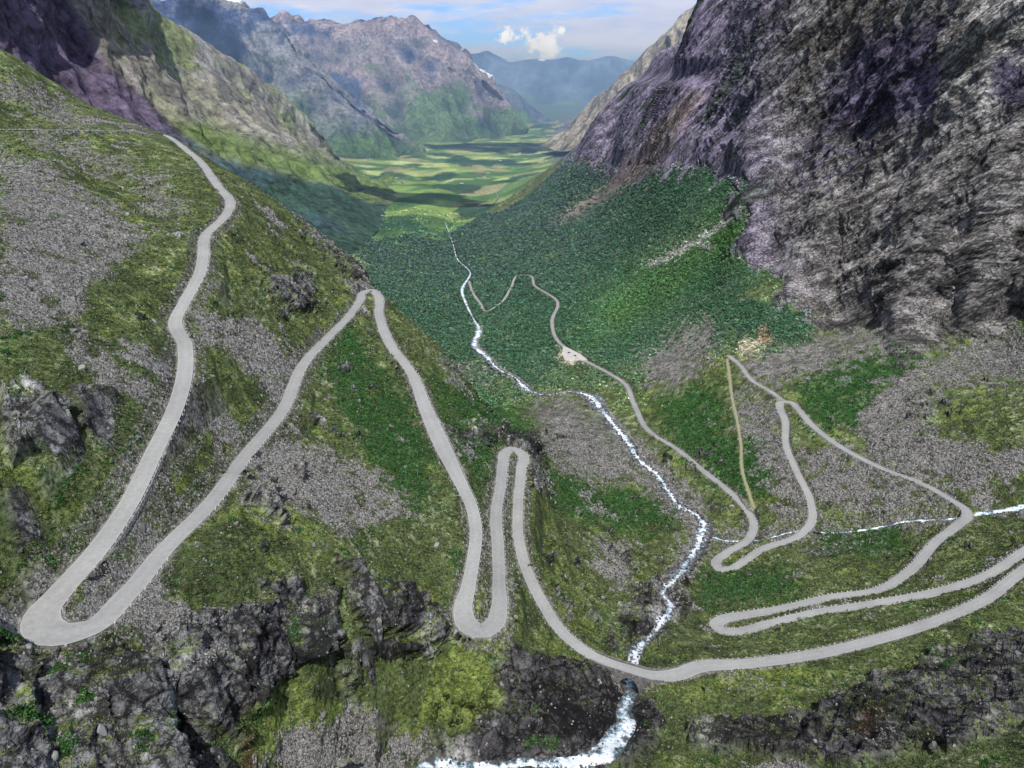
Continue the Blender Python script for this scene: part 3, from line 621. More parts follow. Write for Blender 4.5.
mountain('near_mountain', 'steep left valley wall, wooded foot darkened by painted shade and sunlit pale rock above', [
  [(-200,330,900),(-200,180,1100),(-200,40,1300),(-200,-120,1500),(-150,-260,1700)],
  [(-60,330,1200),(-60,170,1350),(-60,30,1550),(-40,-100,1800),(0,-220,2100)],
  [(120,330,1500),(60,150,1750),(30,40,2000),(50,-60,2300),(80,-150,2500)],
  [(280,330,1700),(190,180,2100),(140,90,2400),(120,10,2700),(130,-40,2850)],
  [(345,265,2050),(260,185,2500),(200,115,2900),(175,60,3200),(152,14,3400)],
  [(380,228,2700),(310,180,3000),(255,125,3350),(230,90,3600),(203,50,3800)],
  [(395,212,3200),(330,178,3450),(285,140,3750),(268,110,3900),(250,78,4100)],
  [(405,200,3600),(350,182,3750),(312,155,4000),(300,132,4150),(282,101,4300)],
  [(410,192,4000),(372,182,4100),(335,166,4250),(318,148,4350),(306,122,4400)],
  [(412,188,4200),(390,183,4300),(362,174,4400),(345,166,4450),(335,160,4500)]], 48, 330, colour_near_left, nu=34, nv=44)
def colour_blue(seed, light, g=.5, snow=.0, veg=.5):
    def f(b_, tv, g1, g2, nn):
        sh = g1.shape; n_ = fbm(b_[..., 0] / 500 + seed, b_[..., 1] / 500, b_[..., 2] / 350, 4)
        cc = base(sh, col(.055,.078,.15)); cc = mix(cc, col(*light), sst(g1 * .7 + g2 * .5 + n_ * .6, .7, 1.5) * .9)  # blue of the distant haze worked into the base albedo as well
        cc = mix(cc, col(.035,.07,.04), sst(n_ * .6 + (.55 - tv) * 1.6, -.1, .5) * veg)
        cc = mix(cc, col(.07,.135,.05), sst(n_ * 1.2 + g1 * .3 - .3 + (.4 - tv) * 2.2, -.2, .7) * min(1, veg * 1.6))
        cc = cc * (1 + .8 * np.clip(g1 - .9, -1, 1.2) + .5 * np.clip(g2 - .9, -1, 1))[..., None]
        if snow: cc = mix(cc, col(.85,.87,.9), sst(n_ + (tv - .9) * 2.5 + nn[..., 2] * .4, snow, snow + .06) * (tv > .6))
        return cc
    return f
mountain('blue_mountain', 'blue grey mountain behind the sunlit wall with a green spur', [
  [(60,120,5200),(70,60,5600),(80,20,6000),(90,-30,6300)],
  [(200,150,5300),(170,90,5700),(155,40,6100),(160,4,6400)],
  [(300,165,5400),(240,100,5800),(205,45,6200),(200,-4,6500)],
  [(330,172,5400),(280,115,5700),(250,60,6100),(232,5,6500)],
  [(360,172,5400),(318,122,5600),(285,70,5900),(262,15,6400)],
  [(385,170,5500),(350,128,5700),(318,82,5900),(282,34,6100)],
  [(410,166,5700),(382,142,5800),(352,112,5950),(325,80,6050)],
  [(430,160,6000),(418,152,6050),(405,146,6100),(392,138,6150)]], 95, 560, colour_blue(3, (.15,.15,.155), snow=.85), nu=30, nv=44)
mountain('broad_mountain', 'broad blue mountain with pinkish rock flank and snow patches', [
  [(240,150,7600),(245,100,8000),(250,60,8500),(262,22,9000)],
  [(330,158,7400),(300,110,7800),(290,60,8300),(280,13,8800)],
  [(380,155,7300),(340,115,7700),(318,70,8200),(305,27,8700)],
  [(410,153,7300),(370,115,7700),(350,70,8200),(345,25,8700)],
  [(440,150,7400),(410,110,7700),(390,65,8100),(382,20,8500)],
  [(470,146,7600),(445,110,7800),(425,65,8100),(412,18,8400)],
  [(495,143,7900),(475,115,8000),(460,82,8200),(446,40,8400)],
  [(512,140,8300),(502,122,8350),(492,102,8400),(482,76,8450)],
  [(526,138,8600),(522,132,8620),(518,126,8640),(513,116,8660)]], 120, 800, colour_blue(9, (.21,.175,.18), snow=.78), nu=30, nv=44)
mountain('dark_spur', 'dark blue wooded spur at the far end of the valley', [
  [(450,138,10500),(455,110,10800),(465,80,11000)],[(500,138,10300),(495,110,10600),(494,85,10900)],[(530,137,10200),(520,114,10500),(511,91,10800)],[(550,137,10300),(542,125,10500),(535,112,10700)],[(565,137,10500),(560,133,10600),(553,128,10700)]],
  60, 900, colour_blue(5, (.08,.1,.12), veg=.9), nu=24, nv=40)
mountain('far_mountain', 'pale blue peaks on the horizon at the valley mouth', [
  [(420,128,17000),(425,90,18500),(430,70,20000)],[(465,128,17000),(468,90,18500),(472,57,20000)],[(485,128,17000),(486,90,18500),(487,52,20000)],[(508,128,17000),(509,95,18500),(511,67,20000)],[(528,128,17000),(530,95,18500),(531,61,20000)],
  [(552,128,17000),(552,95,18500),(552,63,20000)],[(566,128,17000),(566,95,18500),(566,60,20000)],[(588,128,17000),(589,95,18500),(589,65,20000)],[(605,128,17000),(606,95,18500),(607,58,20000)],[(625,128,17000),(627,95,18500),(629,64,20000)],[(680,128,17000),(680,95,18500),(680,70,20000)]],
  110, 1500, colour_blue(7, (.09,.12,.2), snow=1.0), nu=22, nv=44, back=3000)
def colour_beige(b_, tv, g1, g2, nn):
    sh = g1.shape; n_ = fbm(b_[..., 0] / 200, b_[..., 1] / 200, b_[..., 2] / 200, 4)
    cc = base(sh, col(.27,.235,.18)); cc = mix(cc, col(.4,.35,.28), sst(g1 * .5 + n_, .2, .9)); cc = mix(cc, col(.12,.14,.06), sst(-n_ + (.5 - tv), .1, .6) * .7)
    return mix(cc, col(.10,.09,.11), sst(g2 - n_, 1.0, 1.6) * .6)
mountain('pale_ridge', 'pale beige sunlit ridge rising behind the right shoulder', [
  [(540,145,6200),(560,138,6300),(570,132,6400),(578,124,6500)],
  [(560,152,5300),(572,138,5500),(582,124,5700),(594,103,6000)],
  [(590,148,4900),(596,130,5100),(604,110,5300),(616,88,5600)],
  [(620,130,4600),(624,110,4800),(630,90,5000),(637,66,5300)],
  [(650,100,4300),(652,82,4500),(656,64,4700),(662,44,5000)],
  [(690,70,4000),(688,50,4200),(690,30,4400),(696,10,4700)],
  [(740,50,3700),(735,20,3900),(735,-10,4100),(740,-40,4400)],
  [(820,0,3400),(820,-30,3600),(820,-60,3800),(820,-100,4100)]], 45, 300, colour_beige, nu=26, nv=40)
# plain beyond the terrain sheet, out to the horizon
m, nt, b = new_mat('far plain'); b.inputs['Base Color'].default_value = (.08,.13,.08,1)
gv = np.array([[-9000, 8500, -604], [9000, 8500, -604], [60000, 90000, -640], [-60000, 90000, -640]], float)
mesh_np('ground', gv, np.array([[0, 1, 2, 3]]), m, kind='structure', label='far lowland beyond the valley mouth')

# ------------------------------------------------------------------ ground lookup
def ground(x, y):
    """height of the finished terrain sheet near (x, y)"""
    a = x / y; i = int(np.clip(round((a - aa[0]) / (aa[1] - aa[0])), 1, NA - 2))
    best = None
    for ii in (i - 1, i, i + 1):
        j = np.argmin(np.abs(Pt[ii, :, 1] - y) + np.abs(Pt[ii, :, 0] - x))
        d = abs(Pt[ii, j, 1] - y) + abs(Pt[ii, j, 0] - x)
        if best is None or d < best[0]: best = (d, Pt[ii, j, 2])
    return float(best[1])

def tag(o, label=None, cat=None, group=None, kind=None):
    if label: o['label'] = label
    if cat: o['category'] = cat
    if group: o['group'] = group
    if kind: o['kind'] = kind
    return o
def empty(name, loc, label, cat, rz=0, group=None):
    o = bpy.data.objects.new(name, None); C.objects.link(o); o.location = loc; o.rotation_euler = (0, 0, rz)
    return tag(o, label, cat, group)

# plant and stone materials: colour carried per clump, broken up by noise
def clump_mat(name, rough=.9, translucent=0.0):
    m, nt, b = new_mat(name); vc = nd(nt, 'ShaderNodeVertexColor', layer_name='cover'); pos = nd(nt, 'ShaderNodeNewGeometry').outputs['Position']
    n_ = noise_node(nt, 2.5, 4, .7, pos)
    mul = nd(nt, 'ShaderNodeVectorMath', operation='SCALE'); nt.links.new(vc.outputs[0], mul.inputs[0]); nt.links.new(mathn(nt, 'ADD', .45, mathn(nt, 'MULTIPLY', n_, 1.1)), mul.inputs['Scale'])
    nt.links.new(mul.outputs[0], b.inputs['Base Color']); b.inputs['Roughness'].default_value = rough; return m
M_leaf, M_stone = clump_mat('foliage'), clump_mat('loose stone')

def leaf_clump(nq, seed, flat=.75, leaf=.34):
    """unit clump: leaf sized quads scattered in a lumpy dome"""
    r = np.random.default_rng(seed); vs, sh = [], []
    lobes = r.normal(size=(4, 3)) * .45
    for k_ in range(nq):
        p = lobes[k_ % 4] + r.normal(size=3) * .38; l_ = np.linalg.norm(p)
        if l_ > 1: p /= l_
        p[2] = abs(p[2]) * flat + .05
        a = r.normal(size=3); a /= np.linalg.norm(a); b_ = np.cross(a, r.normal(size=3)); b_ /= np.linalg.norm(b_)
        s_ = leaf * r.uniform(.6, 1.3)
        vs += [p - a * s_, p - b_ * s_ * .7, p + a * s_, p + b_ * s_ * .7]
        sh += [r.uniform(.55, 1.45) * (.7 + .5 * p[2])] * 4
    return np.array(vs), np.array(sh), np.arange(nq * 4).reshape(-1, 4)
def stone_shape(seed):
    r = np.random.default_rng(seed)
    vs = np.array([[x, y, z] for z in (-1, 1) for x, y in ((-1, -1), (1, -1), (1, 1), (-1, 1))], float) * .6
    vs *= r.uniform(.65, 1.25, vs.shape); vs[4:, :2] *= r.uniform(.5, .9)
    fs = np.array([(3,2,1,0),(4,5,6,7),(0,1,5,4),(1,2,6,5),(2,3,7,6),(3,0,4,7)])
    return vs, r.uniform(.85, 1.15, 8), fs
def scatter(name, templates, idx, size, colours, mat, label, zsc=1.0, smooth=False, sink=.1):
    """one object holding many clumps too many to count"""
    n_ = len(idx); th = rng.uniform(0, 6.283, n_); ct, st_ = np.cos(th), np.sin(th)
    base_ = Pt.reshape(-1, 3)[idx]; pick = rng.integers(0, len(templates), n_)
    VS, FS, CS, off_ = [], [], [], 0
    for t_, (tv_, ts_, tf_) in enumerate(templates):
        q = np.where(pick == t_)[0]
        if not len(q): continue
        x = tv_[None, :, 0] * ct[q, None] - tv_[None, :, 1] * st_[q, None]; y = tv_[None, :, 0] * st_[q, None] + tv_[None, :, 1] * ct[q, None]
        z = np.broadcast_to(tv_[None, :, 2] * zsc, x.shape)
        v_ = np.stack([x, y, z], -1) * size[q, None, None] + base_[q][:, None]; v_[..., 2] -= sink * size[q, None]
        VS.append(v_.reshape(-1, 3)); CS.append((colours[q][:, None] * ts_[None, :, None]).reshape(-1, 3))
        FS.append((tf_[None] + (np.arange(len(q)) * len(tv_))[:, None, None] + off_).reshape(-1, tf_.shape[1])); off_ += len(q) * len(tv_)
    cc_ = np.concatenate(CS); cc_ = np.column_stack([np.clip(cc_, .003, .8), np.ones(len(cc_))])
    o = mesh_np(name, np.concatenate(VS), np.concatenate(FS), mat, cc_, smooth=smooth, kind='stuff', label=label); return o
ROADD = np.minimum(np.minimum(d_road, d_spur), d_path - .3)
RIVD = np.minimum(d_river, d_side)
vis = ((row_of(Pt[..., 2] / Pt[..., 1]) > -20) & (row_of(Pt[..., 2] / Pt[..., 1]) < 850) & (PU > -150) & (PU < 1180) & (NN2[..., 2] > .35))
def choose(prob, count, clear):
    p_ = (prob * vis * (ROADD > clear) * (RIVD > clear)).ravel().astype(np.float64); nz = int((p_ > 0).sum()); p_ /= p_.sum()
    return rng.choice(p_.size, min(count, nz), replace=False, p=p_)
cF, dF = c.reshape(-1, 3), DIST.ravel()
# heath and grass tufts on the near slopes
veg = (1 - m_rock) * (1 - m_sc * .9) * (DIST < 620) + m_moss * .8
idx = choose(veg * (1 - m_fo), 110000, .5)
tints = np.array([OLIVE, YEL, HEATH, PALE * .8, BUSH]); pk = rng.choice(5, len(idx), p=[.4, .24, .18, .12, .06])
cc_ = .45 * cF[idx] + .55 * tints[pk]; cc_ *= rng.uniform(.6, 1.5, len(idx))[:, None]
scatter('heath', [leaf_clump(7, 100 + k_, .6, .42) for k_ in range(4)], idx, rng.uniform(.25, .75, len(idx)) * np.clip(dF[idx] / 260, .7, 1.8), cc_, M_leaf, 'olive and yellow green heath tufts covering the slopes')
# birch scrub
idx = choose((m_bu + m_yg * .2) * (1 - m_sc) * (DIST < 1000) + .015 * (DIST < 900) * (1 - m_rock) * (1 - m_sc), 26000, 1.0)
cc_ = col(.038,.095,.026) * rng.uniform(.45, 1.7, len(idx))[:, None] * (1 + rng.normal(size=(len(idx), 3)) * .12)
scatter('scrub', [leaf_clump(16, 200 + k_, .85, .3) for k_ in range(5)], idx, rng.uniform(.5, 1.25, len(idx)) * np.clip(dF[idx] / 420, .7, 1.7), cc_, M_leaf, 'low green birch scrub growing in patches between the scree')
# far woodland
prob = m_fo * (1 - m_wall) * (DIST < 4200) * (m_tl < .3) * np.clip(DIST / 1500, .3, 1.4)
idx = choose(prob, 85000, 3.0)
cc_ = (1.5 * cF[idx] + .6 * col(.055,.09,.068)) * rng.uniform(.6, 1.9, len(idx))[:, None] * (1 + .08 * rng.normal(size=(len(idx), 3)))
scatter('woodland', [leaf_clump(12, 300 + k_, 1.0, .36) for k_ in range(5)], idx, rng.gamma(7, .34, len(idx)).clip(1.2, 4.5) * np.clip(dF[idx] / 1500, .75, 1.8), cc_, M_leaf, 'dense dark green birch wood covering the valley side', zsc=1.15)
# loose stones of the scree
idx = choose((m_sc * 1.0 + (.010) * (1 - m_fo) + shore * .6 + .2 * bank) * (DIST < 800) * (1 - m_wall), 90000, .2)
g_ = rng.uniform(.035, .29, len(idx)); cc_ = np.stack([g_, g_ * .975, g_ * .92], 1)
scatter('scree', [stone_shape(400 + k_) for k_ in range(6)], idx, rng.uniform(.22, .62, len(idx)) * np.clip(dF[idx] / 260, .7, 2.2), cc_, M_stone, 'grey frost shattered scree stones')

# dark rocks breaking the torrent
rr_ = R_river[(R_river[:, 1] > 160) & (R_river[:, 1] < 1100)]; q_i = rng.integers(0, len(rr_), 2600); lat = rng.choice([-1, 1], len(q_i)) * rng.uniform(.1, .75, len(q_i)) ** .6 * rr_[q_i, 3] * .62
tq = np.gradient(rr_[:, :2], axis=0); tq /= np.linalg.norm(tq, axis=1)[:, None]; nq_ = np.stack([tq[:, 1], -tq[:, 0]], 1)[q_i]
RP = np.column_stack([rr_[q_i, :2] + nq_ * lat[:, None], rr_[q_i, 2]]); _keep = Pt; Pt = RP[None]
g_ = rng.uniform(.03, .2, len(q_i)); scatter('river_rocks', [stone_shape(480 + k_) for k_ in range(5)], np.arange(len(q_i)), rng.uniform(.35, 1.1, len(q_i)) * np.clip(RP[:, 1] / 300, .8, 1.8), np.stack([g_, g_, g_], 1), M_stone, 'dark wet rocks lying in the torrent', sink=.0)
Pt = _keep
# the largest boulders, each a thing
def boulder_mesh(k_):
    import bmesh
    bm = bmesh.new(); bmesh.ops.create_icosphere(bm, subdivisions=3, radius=1)
    r = np.random.default_rng(600 + k_); planes = r.normal(size=(9, 3)); planes /= np.linalg.norm(planes, axis=1)[:, None]; dist_ = r.uniform(.38, .72, 9)
    for v in bm.verts:
        p = np.array(v.co)
        for n_, d_ in zip(planes, dist_):
            e = p @ n_ - d_
            if e > 0: p = p - n_ * e
        v.co = p
    me = bpy.data.meshes.new('boulder'); bm.to_mesh(me); bm.free()
    at = me.color_attributes.new('cover', 'FLOAT_COLOR', 'POINT'); g0 = r.uniform(.10, .24)
    at.data.foreach_set('color', np.tile([g0, g0 * .98, g0 * .97, 1], len(me.vertices)).astype(np.float32)); me.materials.append(M_stone); return me
bms = [boulder_mesh(k_) for k_ in range(8)]
idx = choose((m_sc * .5 + .25 + shore * 2) * (DIST < 420) * (1 - m_wall) * (DIST / 300) ** 1, 150, 1.6)
for k_, i_ in enumerate(idx):
    o = bpy.data.objects.new('boulder', bms[k_ % 8]); C.objects.link(o); p = Pt.reshape(-1, 3)[i_]
    s_ = float(rng.uniform(.8, 1.6)) * (1.7 if k_ % 11 == 0 else 1); o.location = (float(p[0]), float(p[1]), float(p[2]) + .12 * s_); o.rotation_euler = tuple(rng.uniform(0, 6.28, 3)); o.scale = (s_, s_ * float(rng.uniform(.7, 1.1)), s_ * float(rng.uniform(.55, .9)))
    tag(o, 'angular grey boulder lying loose on the mountainside', 'boulder', 'boulders strewn over the slopes')
p = at_z(429, 443, -160.6); o = bpy.data.objects.new('boulder', bms[2]); C.objects.link(o); o.location = tuple(p); o.scale = (1.9, 1.6, 1.7); tag(o, 'large dark boulder on the edge of the widened passing place', 'boulder')

# birches, the nearest ones as trees of their own
m, nt, b = new_mat('birch bark'); M_bark = m; b.inputs['Base Color'].default_value = (.32,.3,.27,1)
def tube(pts, rad, seg=6):
    pts = np.array(pts, float); vs = []
    for i_ in range(len(pts)):
        t = pts[min(i_ + 1, len(pts) - 1)] - pts[max(i_ - 1, 0)]; t /= np.linalg.norm(t)
        a = np.cross(t, [0.3, 1, .1]); a /= np.linalg.norm(a); b_ = np.cross(t, a)
        vs += [pts[i_] + rad[i_] * (a * math.cos(q) + b_ * math.sin(q)) for q in np.arange(seg) * 2 * math.pi / seg]
    fs = [[i_ * seg + j_, i_ * seg + (j_ + 1) % seg, (i_ + 1) * seg + (j_ + 1) % seg, (i_ + 1) * seg + j_] for i_ in range(len(pts) - 1) for j_ in range(seg)]
    return np.array(vs), np.array(fs)
birch = []
for k_ in range(4):
    tv_, ts_, tf_ = leaf_clump(150, 700 + k_, .9, .11)
    crown = mesh_np('crown', tv_ * [1.5, 1.5, 2.0] + [0, 0, .5], tf_, M_leaf, np.column_stack([col(.035,.11,.025)[None] * ts_[:, None], np.ones(len(ts_))]), smooth=False, link=False)
    r_ = np.random.default_rng(k_); V1, F1 = [], []; o_ = 0
    for q in range(3):
        e = r_.normal(size=2) * .5 * (q > 0)
        a_, f_ = tube([(0, 0, -.3), (e[0] * .3, e[1] * .3, .7), (e[0] * .8, e[1] * .8, 1.4), (e[0] * 1.3, e[1] * 1.3, 2.1)], [.09, .07, .05, .02]); V1.append(a_); F1.append(f_ + o_); o_ += len(a_)
    trunk = mesh_np('trunk', np.concatenate(V1), np.concatenate(F1), M_bark, link=False); birch.append((crown.data, trunk.data))
idx = choose(m_bu * (DIST < 560) * (DIST > 200), 140, 2.0)
for k_, i_ in enumerate(idx):
    p = Pt.reshape(-1, 3)[i_]; o = empty('birch_tree', tuple(float(q) for q in p), 'low rounded green mountain birch in a scrub patch', 'tree', float(rng.uniform(0, 6.28)), 'birches in the scrub patches')
    s_ = float(rng.uniform(.7, 1.25)); o.scale = (s_, s_, s_)
    for nm, me in zip(('crown', 'trunk'), birch[k_ % 4]):
        q = bpy.data.objects.new(nm, me); C.objects.link(q); q.parent = o

# ------------------------------------------------------------------ roadside: guard stones, dry stone walls, bridge
def bm_boxes(name, boxes, mat, parent=None, col_=None):
    VS, FS = [], []
    for k_, (c0, ax, ay, az) in enumerate(boxes):
        c0, ax, ay, az = map(np.array, (c0, ax, ay, az))
        for sz in (-1, 1):
            for sx, sy in ((-1, -1), (1, -1), (1, 1), (-1, 1)): VS.append(c0 + ax * sx + ay * sy + az * sz)
        FS += [[q + 8 * k_ for q in f] for f in ((3,2,1,0),(4,5,6,7),(0,1,5,4),(1,2,6,5),(2,3,7,6),(3,0,4,7))]
    n_ = len(VS); cc_ = np.ones((n_, 4)); cc_[:, :3] = (.3 if col_ is None else col_); cc_[:, :3] *= np.repeat(rng.uniform(.7, 1.25, len(boxes)), 8)[:, None]
    return mesh_np(name, np.array(VS), np.array(FS), mat, cc_, smooth=False, parent=parent)
gs = []
seglen = np.concatenate([[0], np.cumsum(np.linalg.norm(np.diff(R_road[:, :3], axis=0), axis=1))])
pos_ = np.arange(0, seglen[-1], 3.1)
for sgn in (-1, 1):
    for s_ in pos_:
        i_ = int(np.searchsorted(seglen, s_)); i_ = min(i_, len(R_road) - 1); p = R_road[i_]; n_ = road_n[i_]
        if p[1] > 700 or p[1] < 100 or abs(p[0] / p[1]) > .8: continue
        e = p[:2] + sgn * n_ * (p[3] / 2 + .35); f_ = p[:2] + sgn * n_ * (p[3] / 2 + 5)
        if ground(*f_) < p[2] - 1.6:
            if np.min(np.hypot(R_road[:, 0] - e[0], R_road[:, 1] - e[1]) - R_road[:, 3] * .5) < .2: continue
            gs.append((e[0], e[1], p[2], math.atan2(n_[1], n_[0]), sgn, i_))
gs.sort(key=lambda q: q[0] ** 2 + q[1] ** 2)
vs0, sh0, fs0 = stone_shape(31)
gme = mesh_np('guard_stone', vs0 * [.28, .5, .42], fs0, M_stone, np.tile([.42, .41, .4, 1.], (8, 1)), smooth=False, link=False).data
rest = []
for k_, (x, y, z, a_, sg, i_) in enumerate(gs):
    if k_ < 300:
        o = bpy.data.objects.new('guard_stone', gme); C.objects.link(o); o.location = (x, y, z + .1); o.rotation_euler = (0, 0, a_ + float(rng.normal() * .12)); s_ = float(rng.uniform(.8, 1.2)); o.scale = (s_, s_, s_)
        tag(o, 'rough upright guard stone on the outer edge of the mountain road', 'guard stone', 'guard stones along the road edge')
    else:
        ca, sa = math.cos(a_), math.sin(a_); rest.append(((x, y, z + .12), (.2 * ca, .2 * sa, 0), (-.34 * sa, .34 * ca, 0), (0, 0, .3)))
if rest: tag(bm_boxes('guard_stones', rest, M_stone, col_=.4), 'far guard stones along the mountain road', kind='stuff')
def nearest(u, v, i0_=0, i1_=None):
    s = R_road[:, 2] / R_road[:, 1]; U_, V2 = col_of(R_road[:, 0] / R_road[:, 1], s), row_of(s)
    d = np.hypot(U_ - u, V2 - v); d[:i0_] = 1e9
    if i1_: d[i1_:] = 1e9
    return int(np.argmin(d))
def stone_wall_mat():
    m, nt, b = new_mat('dry stone'); pos = nd(nt, 'ShaderNodeNewGeometry').outputs['Position']
    v = nd(nt, 'ShaderNodeTexVoronoi', feature='F1'); v.inputs['Scale'].default_value = 2.2; nt.links.new(pos, v.inputs['Vector']); bw = nd(nt, 'ShaderNodeRGBToBW'); nt.links.new(v.outputs['Color'], bw.inputs[0])
    rp = nd(nt, 'ShaderNodeValToRGB'); rp.color_ramp.elements[0].color = (.10,.10,.095,1); rp.color_ramp.elements[1].color = (.40,.385,.36,1); nt.links.new(mathn(nt, 'SUBTRACT', mathn(nt, 'ADD', bw.outputs[0], .3), v.outputs['Distance']), rp.inputs[0]); nt.links.new(rp.outputs[0], b.inputs['Base Color'])
    bp = nd(nt, 'ShaderNodeBump'); bp.inputs['Distance'].default_value = .2; nt.links.new(v.outputs['Distance'], bp.inputs['Height']); bp.invert = True; nt.links.new(bp.outputs[0], b.inputs['Normal']); return m
M_dry = stone_wall_mat()
def strip_wall(name, i0_, i1_, sgn, depth, thick, up, mat, parent=None, off=.12, kind=None):
    ii = np.arange(i0_, i1_, 2); R = R_road[ii]; N_ = road_n[ii]; prof = [(off, up), (off + thick, up), (off + thick + depth * .16, -depth), (off, -depth)]
    V_ = np.zeros((len(ii), 5, 3))
    for j_, (o_, z_) in enumerate(prof + prof[:1]):
        V_[:, j_, :2] = R[:, :2] + sgn * N_ * (R[:, 3] / 2 + o_)[:, None]; V_[:, j_, 2] = R[:, 2] + z_
    V_[:, 1, 2] += rng.normal(size=len(ii)) * .06; V_[:, 0, 2] = V_[:, 1, 2]; V_[:, 4, 2] = V_[:, 0, 2]
    return mesh_np(name, V_.reshape(-1, 3), grid_faces(len(ii), 5, flip=sgn > 0), mat, smooth=False, parent=parent, kind=kind)
for (ua, va), (ub, vb), sgn, dep, lab in [
    ((150,460),(70,580),None,1.2,'dry stone retaining wall above the lowest left hairpin island'),
    ((92,556),(86,629),None,1.6,'dry stone wall curving round the outside of the largest left hairpin'),
    ((126,595),(205,509),None,1.5,'dry stone retaining wall under the long climb right of the left hairpin'),
    ((246,455),(348,317),None,1.6,'dry stone retaining wall under the upper half of the long climb'),
    ((364,292),(391,346),None,1.6,'dry stone wall below the sharp bend on the skyline shoulder'),
    ((413,376),(472,508),None,1.6,'dry stone retaining wall under the straight descent from the shoulder'),
    ((468,588),(499,585),None,4,'dry stone wall round the narrow lower hairpin above the ravine'),
    ((501,470),(521,475),None,4,'dry stone wall round the cramped upper hairpin behind the rock rim'),
    ((526,568),(593,656),None,5,'dry stone causeway wall leading down to the bridge'),
    ((698,667),(988,598),None,2.5,'dry stone wall under the nearest road on the right bench'),
    ((967,517),(811,424),None,2.5,'dry stone wall under the highest straight on the right'),
    ((811,503),(720,569),None,2.5,'dry stone wall under the curve crossing the side stream')]:
    a_, b_ = nearest(ua, va), nearest(ub, vb)
    if a_ > b_: a_, b_ = b_, a_
    mid = R_road[a_:b_:4]; nm = road_n[a_:b_:4]
    dl = np.mean([ground(*(p[:2] - n_ * (p[3] / 2 + 4))) for p, n_ in zip(mid, nm)]); dr = np.mean([ground(*(p[:2] + n_ * (p[3] / 2 + 4))) for p, n_ in zip(mid, nm)])
    o = strip_wall('retaining_wall', a_, b_, -1 if dl < dr else 1, dep, .4, -.02, M_dry)
    tag(o, lab, 'wall')
# stone arch bridge over the torrent, small ones over the side stream
M_bridge, nt, b = new_mat('bridge masonry'); pos = nd(nt, 'ShaderNodeNewGeometry').outputs['Position']
vn = nd(nt, 'ShaderNodeTexVoronoi'); vn.inputs['Scale'].default_value = 1.6; nt.links.new(pos, vn.inputs['Vector']); bw = nd(nt, 'ShaderNodeRGBToBW'); nt.links.new(vn.outputs['Color'], bw.inputs[0])
rp = nd(nt, 'ShaderNodeValToRGB'); rp.color_ramp.elements[0].color = (.08,.076,.08,1); rp.color_ramp.elements[1].color = (.22,.21,.21,1); nt.links.new(bw.outputs[0], rp.inputs[0]); nt.links.new(rp.outputs[0], b.inputs['Base Color'])
def bridge(name, label, ia, ib, W_, span, deep, rise, parapet_h):
    if ia > ib: ia, ib = ib, ia
    ii = np.arange(ia, ib + 1); ll = np.concatenate([[0], np.cumsum(np.linalg.norm(np.diff(R_road[ii, :3], axis=0), axis=1))]); LL = ll[-1]
    d_ = np.hypot(W_[:, None, 0] - R_road[None, ii, 0], W_[:, None, 1] - R_road[None, ii, 1]); cpos = ll[int(np.argmin(d_.min(0)))]
    mid_i = ia + int(np.argmin(d_.min(0))); br = empty(name, tuple(float(q) for q in R_road[mid_i, :3]), label, 'bridge'); bl = np.array(br.location)
    def arch_z(l_):
        t = (l_ - cpos) / span; return np.where(np.abs(t) < 1, -deep + rise * np.sqrt(np.clip(1 - t * t, 0, 1)), -deep)
    ls = np.unique(np.concatenate([np.linspace(0, LL, 40), np.linspace(cpos - span, cpos + span, 41), [cpos - span - .01, cpos + span + .01]])); ls = ls[(ls >= 0) & (ls <= LL)]
    P_ = np.column_stack([np.interp(ls, ll, R_road[ii, k_]) for k_ in range(3)]); Nn = np.column_stack([np.interp(ls, ll, road_n[ii, k_]) for k_ in range(2)]); hw = np.interp(ls, ll, R_road[ii, 3]) / 2 + .45
    V_ = np.zeros((len(ls), 5, 3)); az_ = arch_z(ls)
    for j_, (sg, top) in enumerate([(-1, 1), (1, 1), (1, 0), (-1, 0), (-1, 1)]):
        V_[:, j_, :2] = P_[:, :2] + sg * Nn * hw[:, None]; V_[:, j_, 2] = P_[:, 2] + (-.06 if top else az_)
    mesh_np('arch', (V_ - bl).reshape(-1, 3), grid_faces(len(ls), 5), M_bridge, smooth=False, parent=br)
    for sg in (-1, 1):
        V_ = np.zeros((len(ls), 5, 3))
        for j_, (o_, z_) in enumerate([(.01, -.4), (.01, parapet_h), (-.39, parapet_h), (-.39, -.4), (.01, -.4)]):
            V_[:, j_, :2] = P_[:, :2] + sg * Nn * (hw + o_)[:, None]; V_[:, j_, 2] = P_[:, 2] + z_
        mesh_np('parapet', (V_ - bl).reshape(-1, 3), grid_faces(len(ls), 5), M_bridge, smooth=False, parent=br)
bridge('stone_bridge', 'grey stone arch bridge carrying the road over the foaming torrent', nearest(592, 656), nearest(662, 677), R_river[(R_river[:, 1] > 215) & (R_river[:, 1] < 245)], 4.6, 11, 9.6, .75)
half = len(R_road)
for (u0, v0), lab in [((962,521), 'small stone bridge under the highest right hand hairpin'), ((806,529), 'small stone bridge where the middle road crosses the side stream'), ((749,540), 'small stone bridge at the lowest hairpin over the side stream')]:
    k_ = nearest(u0, v0); bridge('stone_bridge', lab, k_ - 5, k_ + 5, R_side, 1.6, 3.6, 2.7, .3)

